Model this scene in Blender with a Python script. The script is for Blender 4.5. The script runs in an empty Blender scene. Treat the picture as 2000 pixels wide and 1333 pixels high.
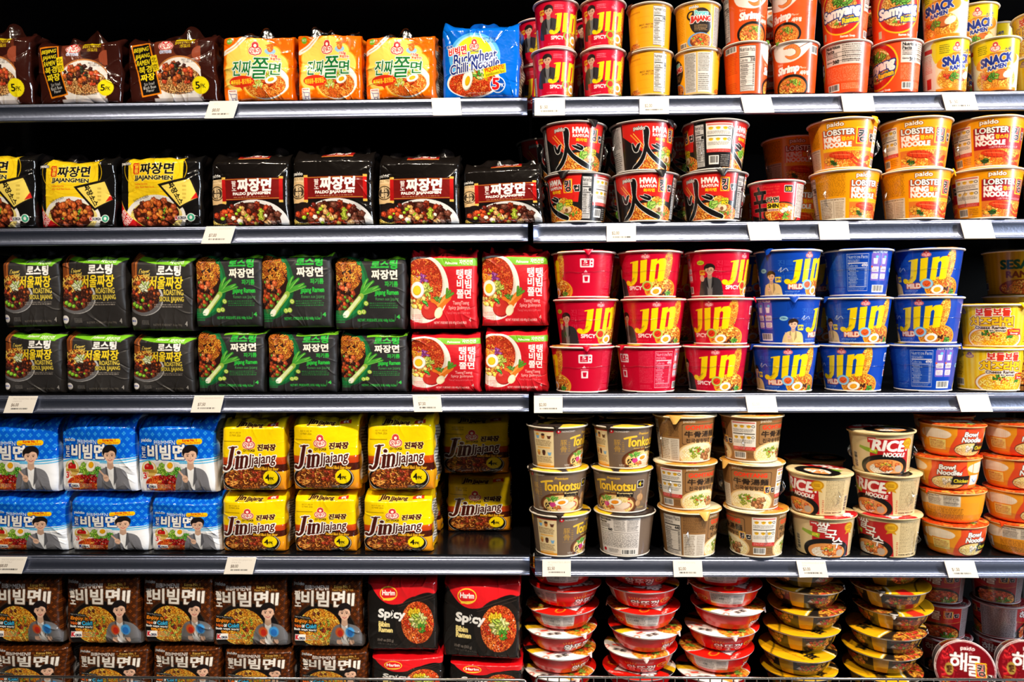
import bpy, bmesh, math, random
import numpy as np
from mathutils import Vector, Matrix, Euler
C = bpy.context.scene
COL = C.collection
# ---------------------------------------------------------------- camera
ZC, DIST, F = 1.35, 1.66, 1500.0
YAW, PITCH, ROLL = math.radians(-1.54), math.radians(-1.776), math.radians(-0.345)
_f = np.array([math.sin(YAW)*math.cos(PITCH), math.cos(YAW)*math.cos(PITCH), math.sin(PITCH)])
_r0 = np.array([math.cos(YAW), -math.sin(YAW), 0]); _u0 = np.cross(_r0, _f)
_r = math.cos(ROLL)*_r0+math.sin(ROLL)*_u0; _u = -math.sin(ROLL)*_r0+math.cos(ROLL)*_u0
cam = bpy.data.cameras.new('camera'); cam.sensor_width = 36; cam.lens = 36*F/2000; cam.clip_start = .05
cam_ob = bpy.data.objects.new('camera', cam); COL.objects.link(cam_ob)
M = Matrix.Identity(4)
for i in range(3): M[i][0], M[i][1], M[i][2] = _r[i], _u[i], -_f[i]
M.translation = (0, -DIST, ZC); cam_ob.matrix_world = M; C.camera = cam_ob
def at(px, py, Y):
    """the point of the place seen at a photo pixel, on the upright plane at depth Y"""
    d = _f+(px-1000)/F*_r-(py-666.5)/F*_u; t = (DIST+Y)/d[1]
    return t*d[0], ZC+t*d[2]
# ---------------------------------------------------------------- view, world and lights
C.view_settings.view_transform = 'Standard'; C.view_settings.look = 'None'; C.view_settings.gamma = 1; C.view_settings.exposure = 0.0; C.view_settings.use_curve_mapping = False
w = bpy.data.worlds.new('store'); C.world = w; w.use_nodes = True
w.node_tree.nodes['Background'].inputs[0].default_value = (.9, .95, 1, 1); w.node_tree.nodes['Background'].inputs[1].default_value = .018
def lamp(name, kind, loc, aim, energy, col, **k):
    l = bpy.data.lights.new(name, kind); l.energy = energy; l.color = col
    for a, b in k.items(): setattr(l, a, b)
    o = bpy.data.objects.new(name, l); COL.objects.link(o); o.location = loc
    o.rotation_euler = (Vector(aim)-Vector(loc)).to_track_quat('-Z', 'Y').to_euler(); return o
WARM = (1, .86, .68)
for x, e in ((-1.7, 115), (-.54, 315), (.69, 345), (1.92, 330)):
    lamp('ceiling_spot', 'SPOT', (x, -1.9, ZC+2.3), (x*.8, .0, ZC-.55), e, WARM, spot_size=math.radians(66), spot_blend=.9, shadow_soft_size=.07)
lamp('shop_window', 'AREA', (3.4, -1.3, ZC+.75), (.7, 0, ZC+.3), 120, (.82, .9, 1), shape='RECTANGLE', size=.2, size_y=1.5)
# ---------------------------------------------------------------- print shop: flat artwork drawn into arrays
_GL = {}
def glyphs(s):
    """outline edges of a string in em units, as an (n,4) array, plus its ink box"""
    if s not in _GL:
        cu = bpy.data.curves.new('lettering', 'FONT'); cu.body = s; cu.resolution_u = 3; cu.fill_mode = 'FRONT'
        ob = bpy.data.objects.new('lettering', cu)
        me = bpy.data.meshes.new_from_object(ob)
        v = np.empty(len(me.vertices)*3, np.float32); me.vertices.foreach_get('co', v); v = v.reshape(-1, 3)[:, :2].astype(float)
        d = {}
        for p in me.polygons:
            vs = list(p.vertices)
            for a, b in zip(vs, vs[1:]+vs[:1]):
                if (b, a) in d: del d[(b, a)]
                else: d[(a, b)] = 1
        e = np.array(list(d.keys())).reshape(-1, 2)
        E = np.concatenate([v[e[:, 0]], v[e[:, 1]]], 1)
        E[:, [1, 3]] *= -1
        bpy.data.meshes.remove(me); bpy.data.objects.remove(ob); bpy.data.curves.remove(cu)
        lo = np.minimum(E[:, :2].min(0), E[:, 2:].min(0)); hi = np.maximum(E[:, :2].max(0), E[:, 2:].max(0))
        _GL[s] = (E, lo, hi)
    return _GL[s]

def dilate(m, r):
    r = float(r); k = int(r)
    if k < 1: return m
    H, W = m.shape; out = np.zeros((H, W), bool)
    cs = np.concatenate([np.zeros((H, 1), np.int32), np.cumsum(m, 1, dtype=np.int32)], 1)
    for dy in range(-k, k+1):
        w = int(math.sqrt(max(r*r-dy*dy, 0)))
        hi = np.minimum(np.arange(W)+w+1, W); lo = np.maximum(np.arange(W)-w, 0)
        hd = (cs[:, hi]-cs[:, lo]) > 0
        if dy >= 0: out[dy:] |= hd[:H-dy]
        else: out[:dy] |= hd[-dy:]
    return out

def smooth(pts, n=6, closed=False):
    p = np.array(pts, float); m = len(p)
    if m < 3: return p
    q = []
    rng = range(m if closed else m-1)
    for i in rng:
        a, b, c, d = [p[j % m] if closed else p[min(max(j, 0), m-1)] for j in (i-1, i, i+1, i+2)]
        for t in np.linspace(0, 1, n, endpoint=False):
            q.append(.5*((2*b)+(c-a)*t+(2*a-5*b+4*c-d)*t*t+(3*b-a-3*c+d)*t**3))
    if not closed: q.append(p[-1])
    return np.array(q)

class Art:
    def __init__(s, x0, y0, x1, y1, res, bg=(255, 255, 255), seed=1):
        s.x0, s.y0, s.res = x0, y0, res
        s.W, s.H = int(round((x1-x0)*res)), int(round((y1-y0)*res))
        s.a = np.empty((s.H, s.W, 3), np.float32); s.a[:] = bg
        s.clip = None; s.r = random.Random(seed); s.wrap = False
    def P(s, p):
        return (np.asarray(p, float)-(s.x0, s.y0))*s.res
    def cover(s, E):
        """non-zero fill of edges given in pixels -> (mask, ox, oy)"""
        lo = np.floor(np.minimum(E[:, :2].min(0), E[:, 2:].min(0))).astype(int)-1
        hi = np.ceil(np.maximum(E[:, :2].max(0), E[:, 2:].max(0))).astype(int)+1
        x0, y0 = lo; w, h = hi-lo
        if w < 1 or h < 1 or w > 6000 or h > 6000: return None
        A = E-[x0, y0, x0, y0]
        up = A[:, 3] > A[:, 1]
        ya = np.minimum(A[:, 1], A[:, 3]); yb = np.maximum(A[:, 1], A[:, 3])
        r0 = np.ceil(ya-.5).astype(int); r1 = np.ceil(yb-.5).astype(int)
        n = r1-r0; k = n > 0
        A, up, r0, n = A[k], up[k], r0[k], n[k]
        if not len(n): return np.zeros((h, w), bool), x0, y0
        idx = np.repeat(np.arange(len(n)), n)
        off = np.arange(n.sum())-np.repeat(np.cumsum(n)-n, n)
        row = r0[idx]+off
        t = (row+.5-A[idx, 1])/(A[idx, 3]-A[idx, 1])
        x = A[idx, 0]+t*(A[idx, 2]-A[idx, 0])
        c = np.clip(np.ceil(x-.5).astype(int), 0, w)
        T = np.zeros((h, w+1), np.int32)
        np.add.at(T, (np.clip(row, 0, h-1), c), np.where(up[idx], 1, -1))
        return np.cumsum(T, 1)[:, :w] != 0, x0, y0
    def put(s, m, ox, oy, col, al=1.0):
        if s.wrap:
            if ox < 0: s._put(m, ox+s.W, oy, col, al)
            if ox+m.shape[1] > s.W: s._put(m, ox-s.W, oy, col, al)
        s._put(m, ox, oy, col, al)
    def _put(s, m, ox, oy, col, al):
        h, w = m.shape
        xa, ya, xb, yb = max(ox, 0), max(oy, 0), min(ox+w, s.W), min(oy+h, s.H)
        if xa >= xb or ya >= yb: return
        mm = m[ya-oy:yb-oy, xa-ox:xb-ox]
        if s.clip is not None: mm = mm & s.clip[ya:yb, xa:xb]
        sub = s.a[ya:yb, xa:xb]
        c = np.array(col, np.float32)
        if c.ndim == 2:      # vertical blend between two inks
            t = np.linspace(0, 1, h, dtype=np.float32)[ya-oy:yb-oy, None, None]
            c = np.broadcast_to(c[0]*(1-t)+c[1]*t, sub.shape)[mm]
        if al >= 1: sub[mm] = c
        else: sub[mm] = sub[mm]*(1-al)+c*al
    def edges(s, E, col, al=1.0, bold=0, out=None):
        r = s.cover(E)
        if r is None: return
        m, ox, oy = r
        pad = int(max([bold*s.res]+[(o[0]+bold)*s.res for o in (out or [])]))+1
        m = np.pad(m, pad); ox -= pad; oy -= pad
        for w, c in sorted(out or [], key=lambda o: -o[0]): s.put(dilate(m, (w+bold)*s.res), ox, oy, c, al)
        if bold: m = dilate(m, bold*s.res)
        s.put(m, ox, oy, col, al)
    def _loop(s, p): p = np.asarray(p, float); return np.concatenate([p, np.roll(p, -1, 0)], 1)
    def poly(s, pts, col, al=1.0, sm=0, out=None):
        p = smooth(pts, sm, True) if sm else pts
        s.edges(s._loop(s.P(p)), col, al, 0, out)
    def rect(s, x0, y0, x1, y1, col, al=1.0, rd=0, out=None):
        if rd:
            p = []
            for cx, cy, a in ((x1-rd, y0+rd, -90), (x1-rd, y1-rd, 0), (x0+rd, y1-rd, 90), (x0+rd, y0+rd, 180)):
                for k in range(6):
                    t = math.radians(a+18*k); p.append((cx+rd*math.cos(t), cy+rd*math.sin(t)))
        else: p = [(x0, y0), (x1, y0), (x1, y1), (x0, y1)]
        s.poly(p, col, al, 0, out)
    def epts(s, cx, cy, rx, ry, rot=0, n=48, jag=0):
        t = np.linspace(0, 2*math.pi, n, endpoint=False); k = 1+jag*((np.arange(n) % 2)*2-1)
        x, y = rx*np.cos(t)*k, ry*np.sin(t)*k; c, q = math.cos(math.radians(rot)), math.sin(math.radians(rot))
        return np.stack([cx+x*c-y*q, cy+x*q+y*c], 1)
    def ell(s, cx, cy, rx, ry, col, rot=0, al=1.0, out=None, jag=0):
        s.poly(s.epts(cx, cy, rx, ry, rot, 72 if jag else (48 if rx*s.res > 12 else 16), jag), col, al, 0, out)
    def ering(s, cx, cy, rx, ry, w, col, rot=0, al=1.0):
        a = s.epts(cx, cy, rx+w/2, ry+w/2, rot); b = s.epts(cx, cy, rx-w/2, ry-w/2, rot)[::-1]
        s.edges(np.concatenate([s._loop(s.P(a)), s._loop(s.P(b))]), col, al)
    def stroke(s, pts, w, col, sm=0, al=1.0, out=None, taper=None):
        p = s.P(smooth(pts, sm) if sm else pts); m = len(p)
        ww = np.full(m, w*s.res/2) if taper is None else np.interp(np.linspace(0, 1, m), np.linspace(0, 1, len(taper)), taper)*w*s.res/2
        E = []
        d = p[1:]-p[:-1]; L = np.maximum(np.hypot(d[:, 0], d[:, 1]), 1e-6)[:, None]
        nrm = np.stack([-d[:, 1], d[:, 0]], 1)/L
        A, B, C, D = p[:-1]+nrm*ww[:-1, None], p[1:]+nrm*ww[1:, None], p[1:]-nrm*ww[1:, None], p[:-1]-nrm*ww[:-1, None]
        for a, b in ((A, D), (D, C), (C, B), (B, A)): E.append(np.concatenate([a, b], 1))
        t = np.linspace(0, 2*math.pi, 9)[:-1]; cc = np.stack([np.cos(t), np.sin(t)], 1)
        ci = p[:, None]+cc[None]*ww[:, None, None]
        E.append(np.concatenate([ci, np.roll(ci, -1, 1)], 2).reshape(-1, 4))
        s.edges(np.concatenate(E), col, al, 0, out)
    def text(s, t, x0, y0, x1, y1, col, bold=0, out=None, sh=0, rot=0, al=1.0, arc=0):
        """set a string so its ink fills the box; sh = slant, rot = degrees clockwise, arc = sagitta"""
        E, lo, hi = glyphs(t)
        sc = np.array([(x1-x0)/(hi[0]-lo[0]), (y1-y0)/max(hi[1]-lo[1], 1e-3)])
        q = (E.reshape(-1, 2)-lo)*sc
        w, h = x1-x0, y1-y0
        q[:, 0] += sh*(h/2-q[:, 1])
        if arc: q[:, 1] += arc*((q[:, 0]/w*2-1)**2)
        q -= (w/2, h/2)
        c, n = math.cos(math.radians(rot)), math.sin(math.radians(rot))
        q = np.stack([q[:, 0]*c-q[:, 1]*n, q[:, 0]*n+q[:, 1]*c], 1)+((x0+x1)/2, (y0+y1)/2)
        s.edges(s.P(q).reshape(-1, 4), col, al, bold, out)
    def mask(s, pts, sm=0):
        M = np.zeros((s.H, s.W), bool); r = s.cover(s._loop(s.P(smooth(pts, sm, True) if sm else pts)))
        m, ox, oy = r; h, w = m.shape
        for o in ((ox, ox-s.W, ox+s.W) if s.wrap else (ox,)):
            xa, ya, xb, yb = max(o, 0), max(oy, 0), min(o+w, s.W), min(oy+h, s.H)
            if xa < xb and ya < yb: M[ya:yb, xa:xb] |= m[ya-oy:yb-oy, xa-o:xb-o]
        return M
    # -------- printed pictures
    def noodles(s, cx, cy, rx, ry, cols, n=120, w=4, L=30, dark=(60, 25, 8), base=None, rot=0, curl=1.0):
        """a heap of wavy noodles inside an ellipse"""
        old = s.clip; M = s.mask(s.epts(cx, cy, rx, ry, rot)); s.clip = M if old is None else M & old
        if base is not None: s.ell(cx, cy, rx, ry, base, rot)
        R = s.r
        for i in range(n):
            a, q = R.uniform(0, 6.28), math.sqrt(R.random())
            x, y = cx+rx*q*math.cos(a), cy+ry*q*math.sin(a)
            th = R.uniform(0, 3.14); f = R.uniform(1.0, 2.1)*curl; ph = R.uniform(0, 6.3); am = w*R.uniform(.8, 1.5)
            l = L*R.uniform(.6, 1.2); t = np.linspace(-.5, .5, 15)
            u, v = t*l, am*np.sin(t*2*math.pi*f+ph)
            p = np.stack([x+u*math.cos(th)-v*math.sin(th), y+u*math.sin(th)+v*math.cos(th)], 1)
            c = np.array(R.choice(cols), float)
            s.stroke(p, w, c, 0, 1, [(w*.22, dark)])
            s.stroke(p+(-w*.12, -w*.15), w*.35, np.minimum(c*1.18+18, 255))
        s.clip = old
    def chunks(s, cx, cy, rx, ry, cols, n=40, d=10, rot=0, rnd=False):
        R = s.r
        for i in range(n):
            a, q = R.uniform(0, 6.28), math.sqrt(R.random())
            x, y = cx+rx*q*math.cos(a), cy+ry*q*math.sin(a); c = np.array(R.choice(cols), float); z = d*R.uniform(.6, 1.2); t = R.uniform(0, 90)
            if rnd: s.ell(x, y, z*.5, z*.45, c*.55); s.ell(x-z*.05, y-z*.05, z*.42, z*.38, c); s.ell(x-z*.15, y-z*.15, z*.13, z*.11, np.minimum(c*1.3+50, 255)); continue
            p = s.epts(x, y, z*.62, z*.55, t, 4); s.poly(p, c*.45)
            p = s.epts(x-z*.04, y-z*.06, z*.52, z*.45, t, 5); s.poly(p, c)
            p = s.epts(x-z*.12, y-z*.16, z*.25, z*.16, t, 4); s.poly(p, np.minimum(c*1.25+28, 255))
    def leaves(s, cx, cy, rx, ry, cols, n=14, d=12):
        R = s.r
        for i in range(n):
            a, q = R.uniform(0, 6.28), math.sqrt(R.random()); x, y = cx+rx*q*math.cos(a), cy+ry*q*math.sin(a); t = R.uniform(0, 180)
            c = np.array(R.choice(cols), float)
            s.ell(x, y, d*.5, d*.22, c*.6, t); s.ell(x, y-d*.05, d*.42, d*.15, c, t); s.stroke([(x-d*.3*math.cos(math.radians(t)), y-d*.3*math.sin(math.radians(t))), (x+d*.3*math.cos(math.radians(t)), y+d*.3*math.sin(math.radians(t)))], d*.06, np.minimum(c*1.3+40, 255))
    def egg(s, cx, cy, rx, ry, rot=0, yolk=(250, 180, 20), dx=0, dy=0, k=.55):
        s.ell(cx+rx*.06, cy+ry*.1, rx*1.02, ry*1.02, (190, 170, 140), rot); s.ell(cx, cy, rx, ry, (252, 248, 238), rot)
        s.ell(cx+dx, cy+dy, rx*k, ry*k, np.array(yolk)*.85, rot); s.ell(cx+dx-rx*.04, cy+dy-ry*.05, rx*k*.85, ry*k*.85, yolk, rot)
    def micro(s, x0, y0, x1, y1, col, n=8, al=1.0, gap=.5, ragged=.15):
        """lines of print too small to read"""
        R = s.r; dy = (y1-y0)/n
        for i in range(n):
            y = y0+dy*i; x = x0; e = x1-(x1-x0)*R.random()*ragged
            while x < e:
                l = (x1-x0)*R.uniform(.03, .1); s.rect(x, y+dy*.2, min(x+l, e), y+dy*(.2+gap), col, al*R.uniform(.6, 1)); x += l+(x1-x0)*.018
    def facts(s, x0, y0, x1, y1, bg=(238, 234, 228), fg=(30, 28, 28), cal='480', title=True, rows=11):
        w, h = x1-x0, y1-y0
        s.rect(x0, y0, x1, y1, bg)
        for r in ((x0, y0, x1, y0+h*.008), (x0, y1-h*.008, x1, y1), (x0, y0, x0+w*.015, y1), (x1-w*.015, y0, x1, y1)): s.rect(*r, fg)
        if title: s.text('Nutrition Facts', x0+w*.05, y0+h*.035, x1-w*.05, y0+h*.125, fg, .25)
        s.micro(x0+w*.05, y0+h*.15, x0+w*.6, y0+h*.22, fg, 2); s.rect(x0+w*.05, y0+h*.235, x1-w*.05, y0+h*.26, fg)
        s.text('Calories', x0+w*.05, y0+h*.28, x0+w*.5, y0+h*.35, fg, .2); s.text(cal, x0+w*.68, y0+h*.27, x1-w*.05, y0+h*.35, fg, .3)
        s.rect(x0+w*.05, y0+h*.37, x1-w*.05, y0+h*.385, fg)
        for i in range(rows):
            y = y0+h*(.4+.46*i/rows); s.rect(x0+w*.05, y, x1-w*.05, y+h*.004, fg, .6)
            s.micro(x0+w*(.06+.05*(i % 3 == 1)), y+h*.008, x0+w*(.4+.2*s.r.random()), y+h*.036, fg, 1, .9, .7); s.rect(x1-w*.17, y+h*.012, x1-w*.06, y+h*.03, fg, .8)
        s.rect(x0+w*.05, y0+h*.87, x1-w*.05, y0+h*.885, fg); s.micro(x0+w*.05, y0+h*.9, x1-w*.05, y0+h*.98, fg, 3, .7)
    def bars(s, x0, y0, x1, y1, bg=(245, 242, 236), horiz=False):
        s.rect(x0, y0, x1, y1, bg); w, h = x1-x0, y1-y0; x = .06; R = s.r
        while x < .93:
            b = R.choice((.012, .012, .024, .036))
            if horiz: s.rect(x0+w*.08, y0+h*x, x1-w*.08, y0+h*(x+b), (20, 20, 20))
            else: s.rect(x0+w*x, y0+h*.08, x0+w*(x+b), y1-h*.16, (20, 20, 20))
            x += b+R.choice((.012, .02, .03))
    def ottogi(s, x0, y0, x1, y1, red=(200, 20, 30), pap=(252, 240, 225)):
        """the round-shouldered three-lobed maker's emblem with its hangul word"""
        w, h = x1-x0, y1-y0; cx = (x0+x1)/2
        for g, c in ((1.04, pap), (.95, red), (.74, pap)):
            s.ell(cx, y0+h*.27, w*.27*g, h*.27*g, c); s.ell(x0+w*.28, y0+h*.66, w*.28*g, h*.29*g, c); s.ell(x1-w*.28, y0+h*.66, w*.28*g, h*.29*g, c); s.ell(cx, y0+h*.7, w*.32*g, h*.3*g, c)
        s.ell(cx, y0+h*.28, w*.19, h*.2, red); s.ell(cx, y0+h*.3, w*.12, h*.12, pap)
        s.text('오뚜기', x0+w*.14, y0+h*.5, x1-w*.14, y0+h*.84, red, w*.012)
    def paldo(s, x0, y0, x1, y1, c=(250, 248, 244), oc=None, rot=0):
        s.text('paldo', x0, y0, x1, y1, c, (y1-y0)*.05, [((y1-y0)*.09, oc)] if oc is not None else None, 0, rot)
    def person(s, x, y, k, coat=(112, 112, 118), shirt=(240, 240, 240), hair=(28, 22, 22), skin=(226, 182, 155), pose='point', cut=None, long_=True):
        """a printed half-length portrait; x,y = chin, k = head height"""
        dk = np.array(coat)*.72
        s.poly([(x-.85*k, y+.62*k), (x-.35*k, y+.3*k), (x+.38*k, y+.28*k), (x+.95*k, y+.55*k), (x+1.18*k, y+1.3*k), (x+1.12*k, y+2.4*k), (x-1.05*k, y+2.4*k), (x-1.12*k, y+1.5*k)], coat, 1, 5)
        s.poly([(x-.3*k, y+.28*k), (x+.3*k, y+.28*k), (x+.2*k, y+2.4*k), (x-.25*k, y+2.4*k)], shirt)
        s.poly([(x-.34*k, y+.25*k), (x-.24*k, y+.25*k), (x-.12*k, y+1.5*k), (x-.38*k, y+1.0*k)], dk); s.poly([(x+.34*k, y+.25*k), (x+.24*k, y+.25*k), (x+.12*k, y+1.5*k), (x+.42*k, y+1.0*k)], dk)
        s.poly([(x-.18*k, y-.25*k), (x+.2*k, y-.25*k), (x+.24*k, y+.32*k), (x, y+.46*k), (x-.22*k, y+.32*k)], np.array(skin)*.86)
        s.ell(x-.36*k, y-.42*k, .07*k, .12*k, np.array(skin)*.9); s.ell(x+.38*k, y-.42*k, .07*k, .12*k, np.array(skin)*.9)
        s.poly([(x-.34*k, y-.75*k), (x+.36*k, y-.75*k), (x+.35*k, y-.3*k), (x+.14*k, y), (x-.1*k, y), (x-.33*k, y-.3*k)], skin, 1, 5)
        s.poly([(x-.45*k, y-.42*k), (x-.5*k, y-.8*k), (x-.2*k, y-1.1*k), (x+.22*k, y-1.1*k), (x+.5*k, y-.82*k), (x+.44*k, y-.4*k), (x+.36*k, y-.66*k), (x+.1*k, y-.76*k), (x-.12*k, y-.64*k), (x-.34*k, y-.62*k)], hair, 1, 5)
        for q in (-.16, .17):
            s.ell(x+q*k, y-.45*k, .065*k, .035*k, (50, 35, 32)); s.stroke([(x+(q-.09)*k, y-.54*k), (x+(q+.09)*k, y-.55*k)], .035*k, (70, 48, 40))
        s.stroke([(x+.01*k, y-.45*k), (x+.04*k, y-.27*k), (x-.03*k, y-.25*k)], .025*k, np.array(skin)*.75); s.stroke([(x-.13*k, y-.2*k), (x+.02*k, y-.13*k), (x+.16*k, y-.21*k)], .05*k, (188, 92, 92), 4)
        if pose == 'point':
            s.stroke([(x+.75*k, y+1.7*k), (x-.0*k, y+1.95*k), (x-.3*k, y+1.25*k)], .42*k, np.array(coat)*.88, 4, 1, [(.03*k, dk)])
            s.ell(x-.38*k, y+.98*k, .2*k, .24*k, skin, -20); s.stroke([(x-.42*k, y+.88*k), (x-.78*k, y+.5*k)], .12*k, skin); s.stroke([(x-.28*k, y+.95*k), (x-.5*k, y+.98*k)], .05*k, np.array(skin)*.75)
        elif pose == 'offer':
            for q in (-1, 1):
                s.stroke([(x+q*.95*k, y+1.7*k), (x+q*.5*k, y+1.85*k)], .36*k, np.array(coat)*.9, 0, 1, [(.03*k, dk)]); s.ell(x+q*.42*k, y+1.68*k, .22*k, .13*k, skin, -q*15)
                for f in range(4): s.stroke([(x+q*(.4+.07*f)*k, y+1.62*k), (x+q*(.3+.09*f)*k, y+1.45*k)], .065*k, skin)
    def blooms(s, x0, y0, x1, y1, st, r, col, al=.8):
        j = 0; y = y0
        while y < y1:
            x = x0+(st/2 if j % 2 else 0)
            while x < x1:
                for dx, dy in ((r, 0), (-r, 0), (0, r), (0, -r)): s.ell(x+dx*.62, y+dy*.62, r*.42, r*.42, col, 0, al)
                x += st
            y += st*.72; j += 1
    def carton(s, x0, y0, x1, y1, c=(230, 180, 30)):
        """two rows of tiny how-to pictures on a paper panel"""
        w, h = x1-x0, y1-y0; s.rect(x0, y0, x1, y1, (238, 232, 222)); s.rect(x0+w*.04, y0+h*.03, x1-w*.04, y0+h*.07, (200, 50, 40), .8)
        for j in (0, 1):
            yy = y0+h*(.12+.38*j)
            for i in range(3):
                xx = x0+w*(.18+.27*i); s.ell(xx, yy+h*.055, w*.08, h*.05, c); s.rect(xx-w*.09, yy+h*.02, xx+w*.09, yy+h*.045, np.array(c)*.75)
            s.ering(x1-w*.11, yy+h*.05, w*.055, h*.04, w*.02, (40, 40, 40)); s.micro(x0+w*.05, yy+h*.14, x1-w*.05, yy+h*.26, (70, 66, 64), 3, .8)
            s.rect(x0+w*.04, yy+h*.3, x1-w*.04, yy+h*.325, (30, 30, 30)) if j == 0 else None
        s.rect(x0, y1-h*.12, x1, y1, (205, 50, 45)); s.micro(x0+w*.05, y1-h*.11, x1-w*.05, y1-h*.01, (245, 200, 190), 3, .8)
# ---------------------------------------------------------------- artwork of each pouch (drawn on the flat, y down)
BLK, WHT, YEL = (16, 14, 14), (250, 248, 244), (252, 215, 20)
BROWN_FOOD = [(150, 70, 25), (110, 48, 20), (180, 95, 40), (205, 120, 50)]
GOLD_ND = [(235, 165, 55), (220, 140, 40), (245, 190, 85), (205, 120, 35)]
RED_ND = [(205, 65, 25), (220, 90, 35), (180, 45, 18), (235, 115, 45)]
ORG_ND = [(235, 130, 40), (225, 105, 30), (245, 160, 70), (205, 85, 25)]

def art_beijing():
    A = Art(960, 270, 1680, 810, .95, (52, 19, 13), 3)
    A.poly([(1190, 290), (1555, 290), (1575, 800), (1215, 800)], ((92, 38, 22), (120, 60, 35)))
    A.ell(1440, 400, 85, 60, (50, 16, 12)); A.ell(1440, 370, 90, 22, (120, 58, 35)); A.ell(1565, 440, 60, 60, (150, 70, 45)); A.ell(1270, 340, 70, 60, (110, 48, 30))
    A.ell(1390, 650, 215, 200, (190, 120, 60)); A.ell(1390, 655, 208, 192, (236, 228, 220)); A.rect(1180, 770, 1600, 812, (190, 180, 178))
    A.noodles(1385, 640, 185, 105, [(200, 150, 90), (215, 165, 100), (180, 120, 65)], 150, 11, 60, (70, 35, 15), (120, 70, 35))
    A.chunks(1370, 590, 150, 85, [(150, 70, 35), (190, 90, 40), (60, 30, 25), (200, 70, 40), (90, 45, 30), (45, 50, 35)], 75, 42)
    A.rect(1575, 270, 1680, 810, (52, 19, 13)); A.rect(960, 270, 1010, 810, (52, 19, 13))
    A.poly([(998, 348), (1160, 330), (1240, 735), (1080, 760)], (235, 130, 20)); A.poly([(1010, 360), (1150, 343), (1226, 725), (1090, 746)], (18, 15, 14))
    for t, b in (('BEIJING', (1022, 368, 1146, 408)), ('JJAJANG', (1032, 418, 1152, 458)), ('RAMEN', (1044, 466, 1148, 504))): A.text(t, *b, (250, 225, 30), 1.3, None, .25, -6)
    A.text('북경', 1056, 512, 1164, 566, (250, 225, 30), 2, None, .1, -7); A.text('짜장', 1070, 572, 1186, 626, (250, 225, 30), 2.4, None, .1, -7)
    for t, b in (('Stir Fried', (1096, 640, 1180, 664)), ('Black Bean', (1092, 668, 1194, 692)), ('Flavor', (1116, 694, 1180, 716))): A.text(t, *b, WHT, 1, None, 0, -7)
    A.poly([(1155, 440), (1210, 430), (1230, 550), (1176, 562)], (235, 205, 20)); A.text('北', 1166, 446, 1208, 490, BLK, 1, None, 0, -7); A.text('京', 1174, 500, 1218, 546, BLK, 1, None, 0, -7)
    A.ottogi(1232, 305, 1352, 402); A.text('OTTOGI', 1240, 404, 1336, 424, (150, 165, 215), 2, [(2, WHT)])
    A.rect(1362, 320, 1535, 392, (70, 30, 20)); A.rect(1370, 300, 1528, 330, (245, 220, 20), 1, 12); A.micro(1385, 308, 1515, 324, (120, 90, 10), 1); A.text('Jjajang Noodle', 1368, 332, 1530, 364, (245, 220, 30), .8); A.text('炸醬麵', 1408, 362, 1496, 390, (245, 220, 30), 1)
    A.text('BEST BEFORE', 1422, 478, 1534, 492, (80, 75, 75), 0); A.text('03 DEC 2025', 1432, 496, 1534, 510, (80, 75, 75), 0); A.micro(1330, 728, 1500, 745, (90, 85, 85), 1)
    A.ell(1562, 685, 66, 66, (245, 225, 20), 0, 1, None, .035); A.text('5', 1522, 660, 1556, 710, BLK, 2); A.text('PK', 1562, 676, 1602, 708, BLK, 1)
    return A

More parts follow.
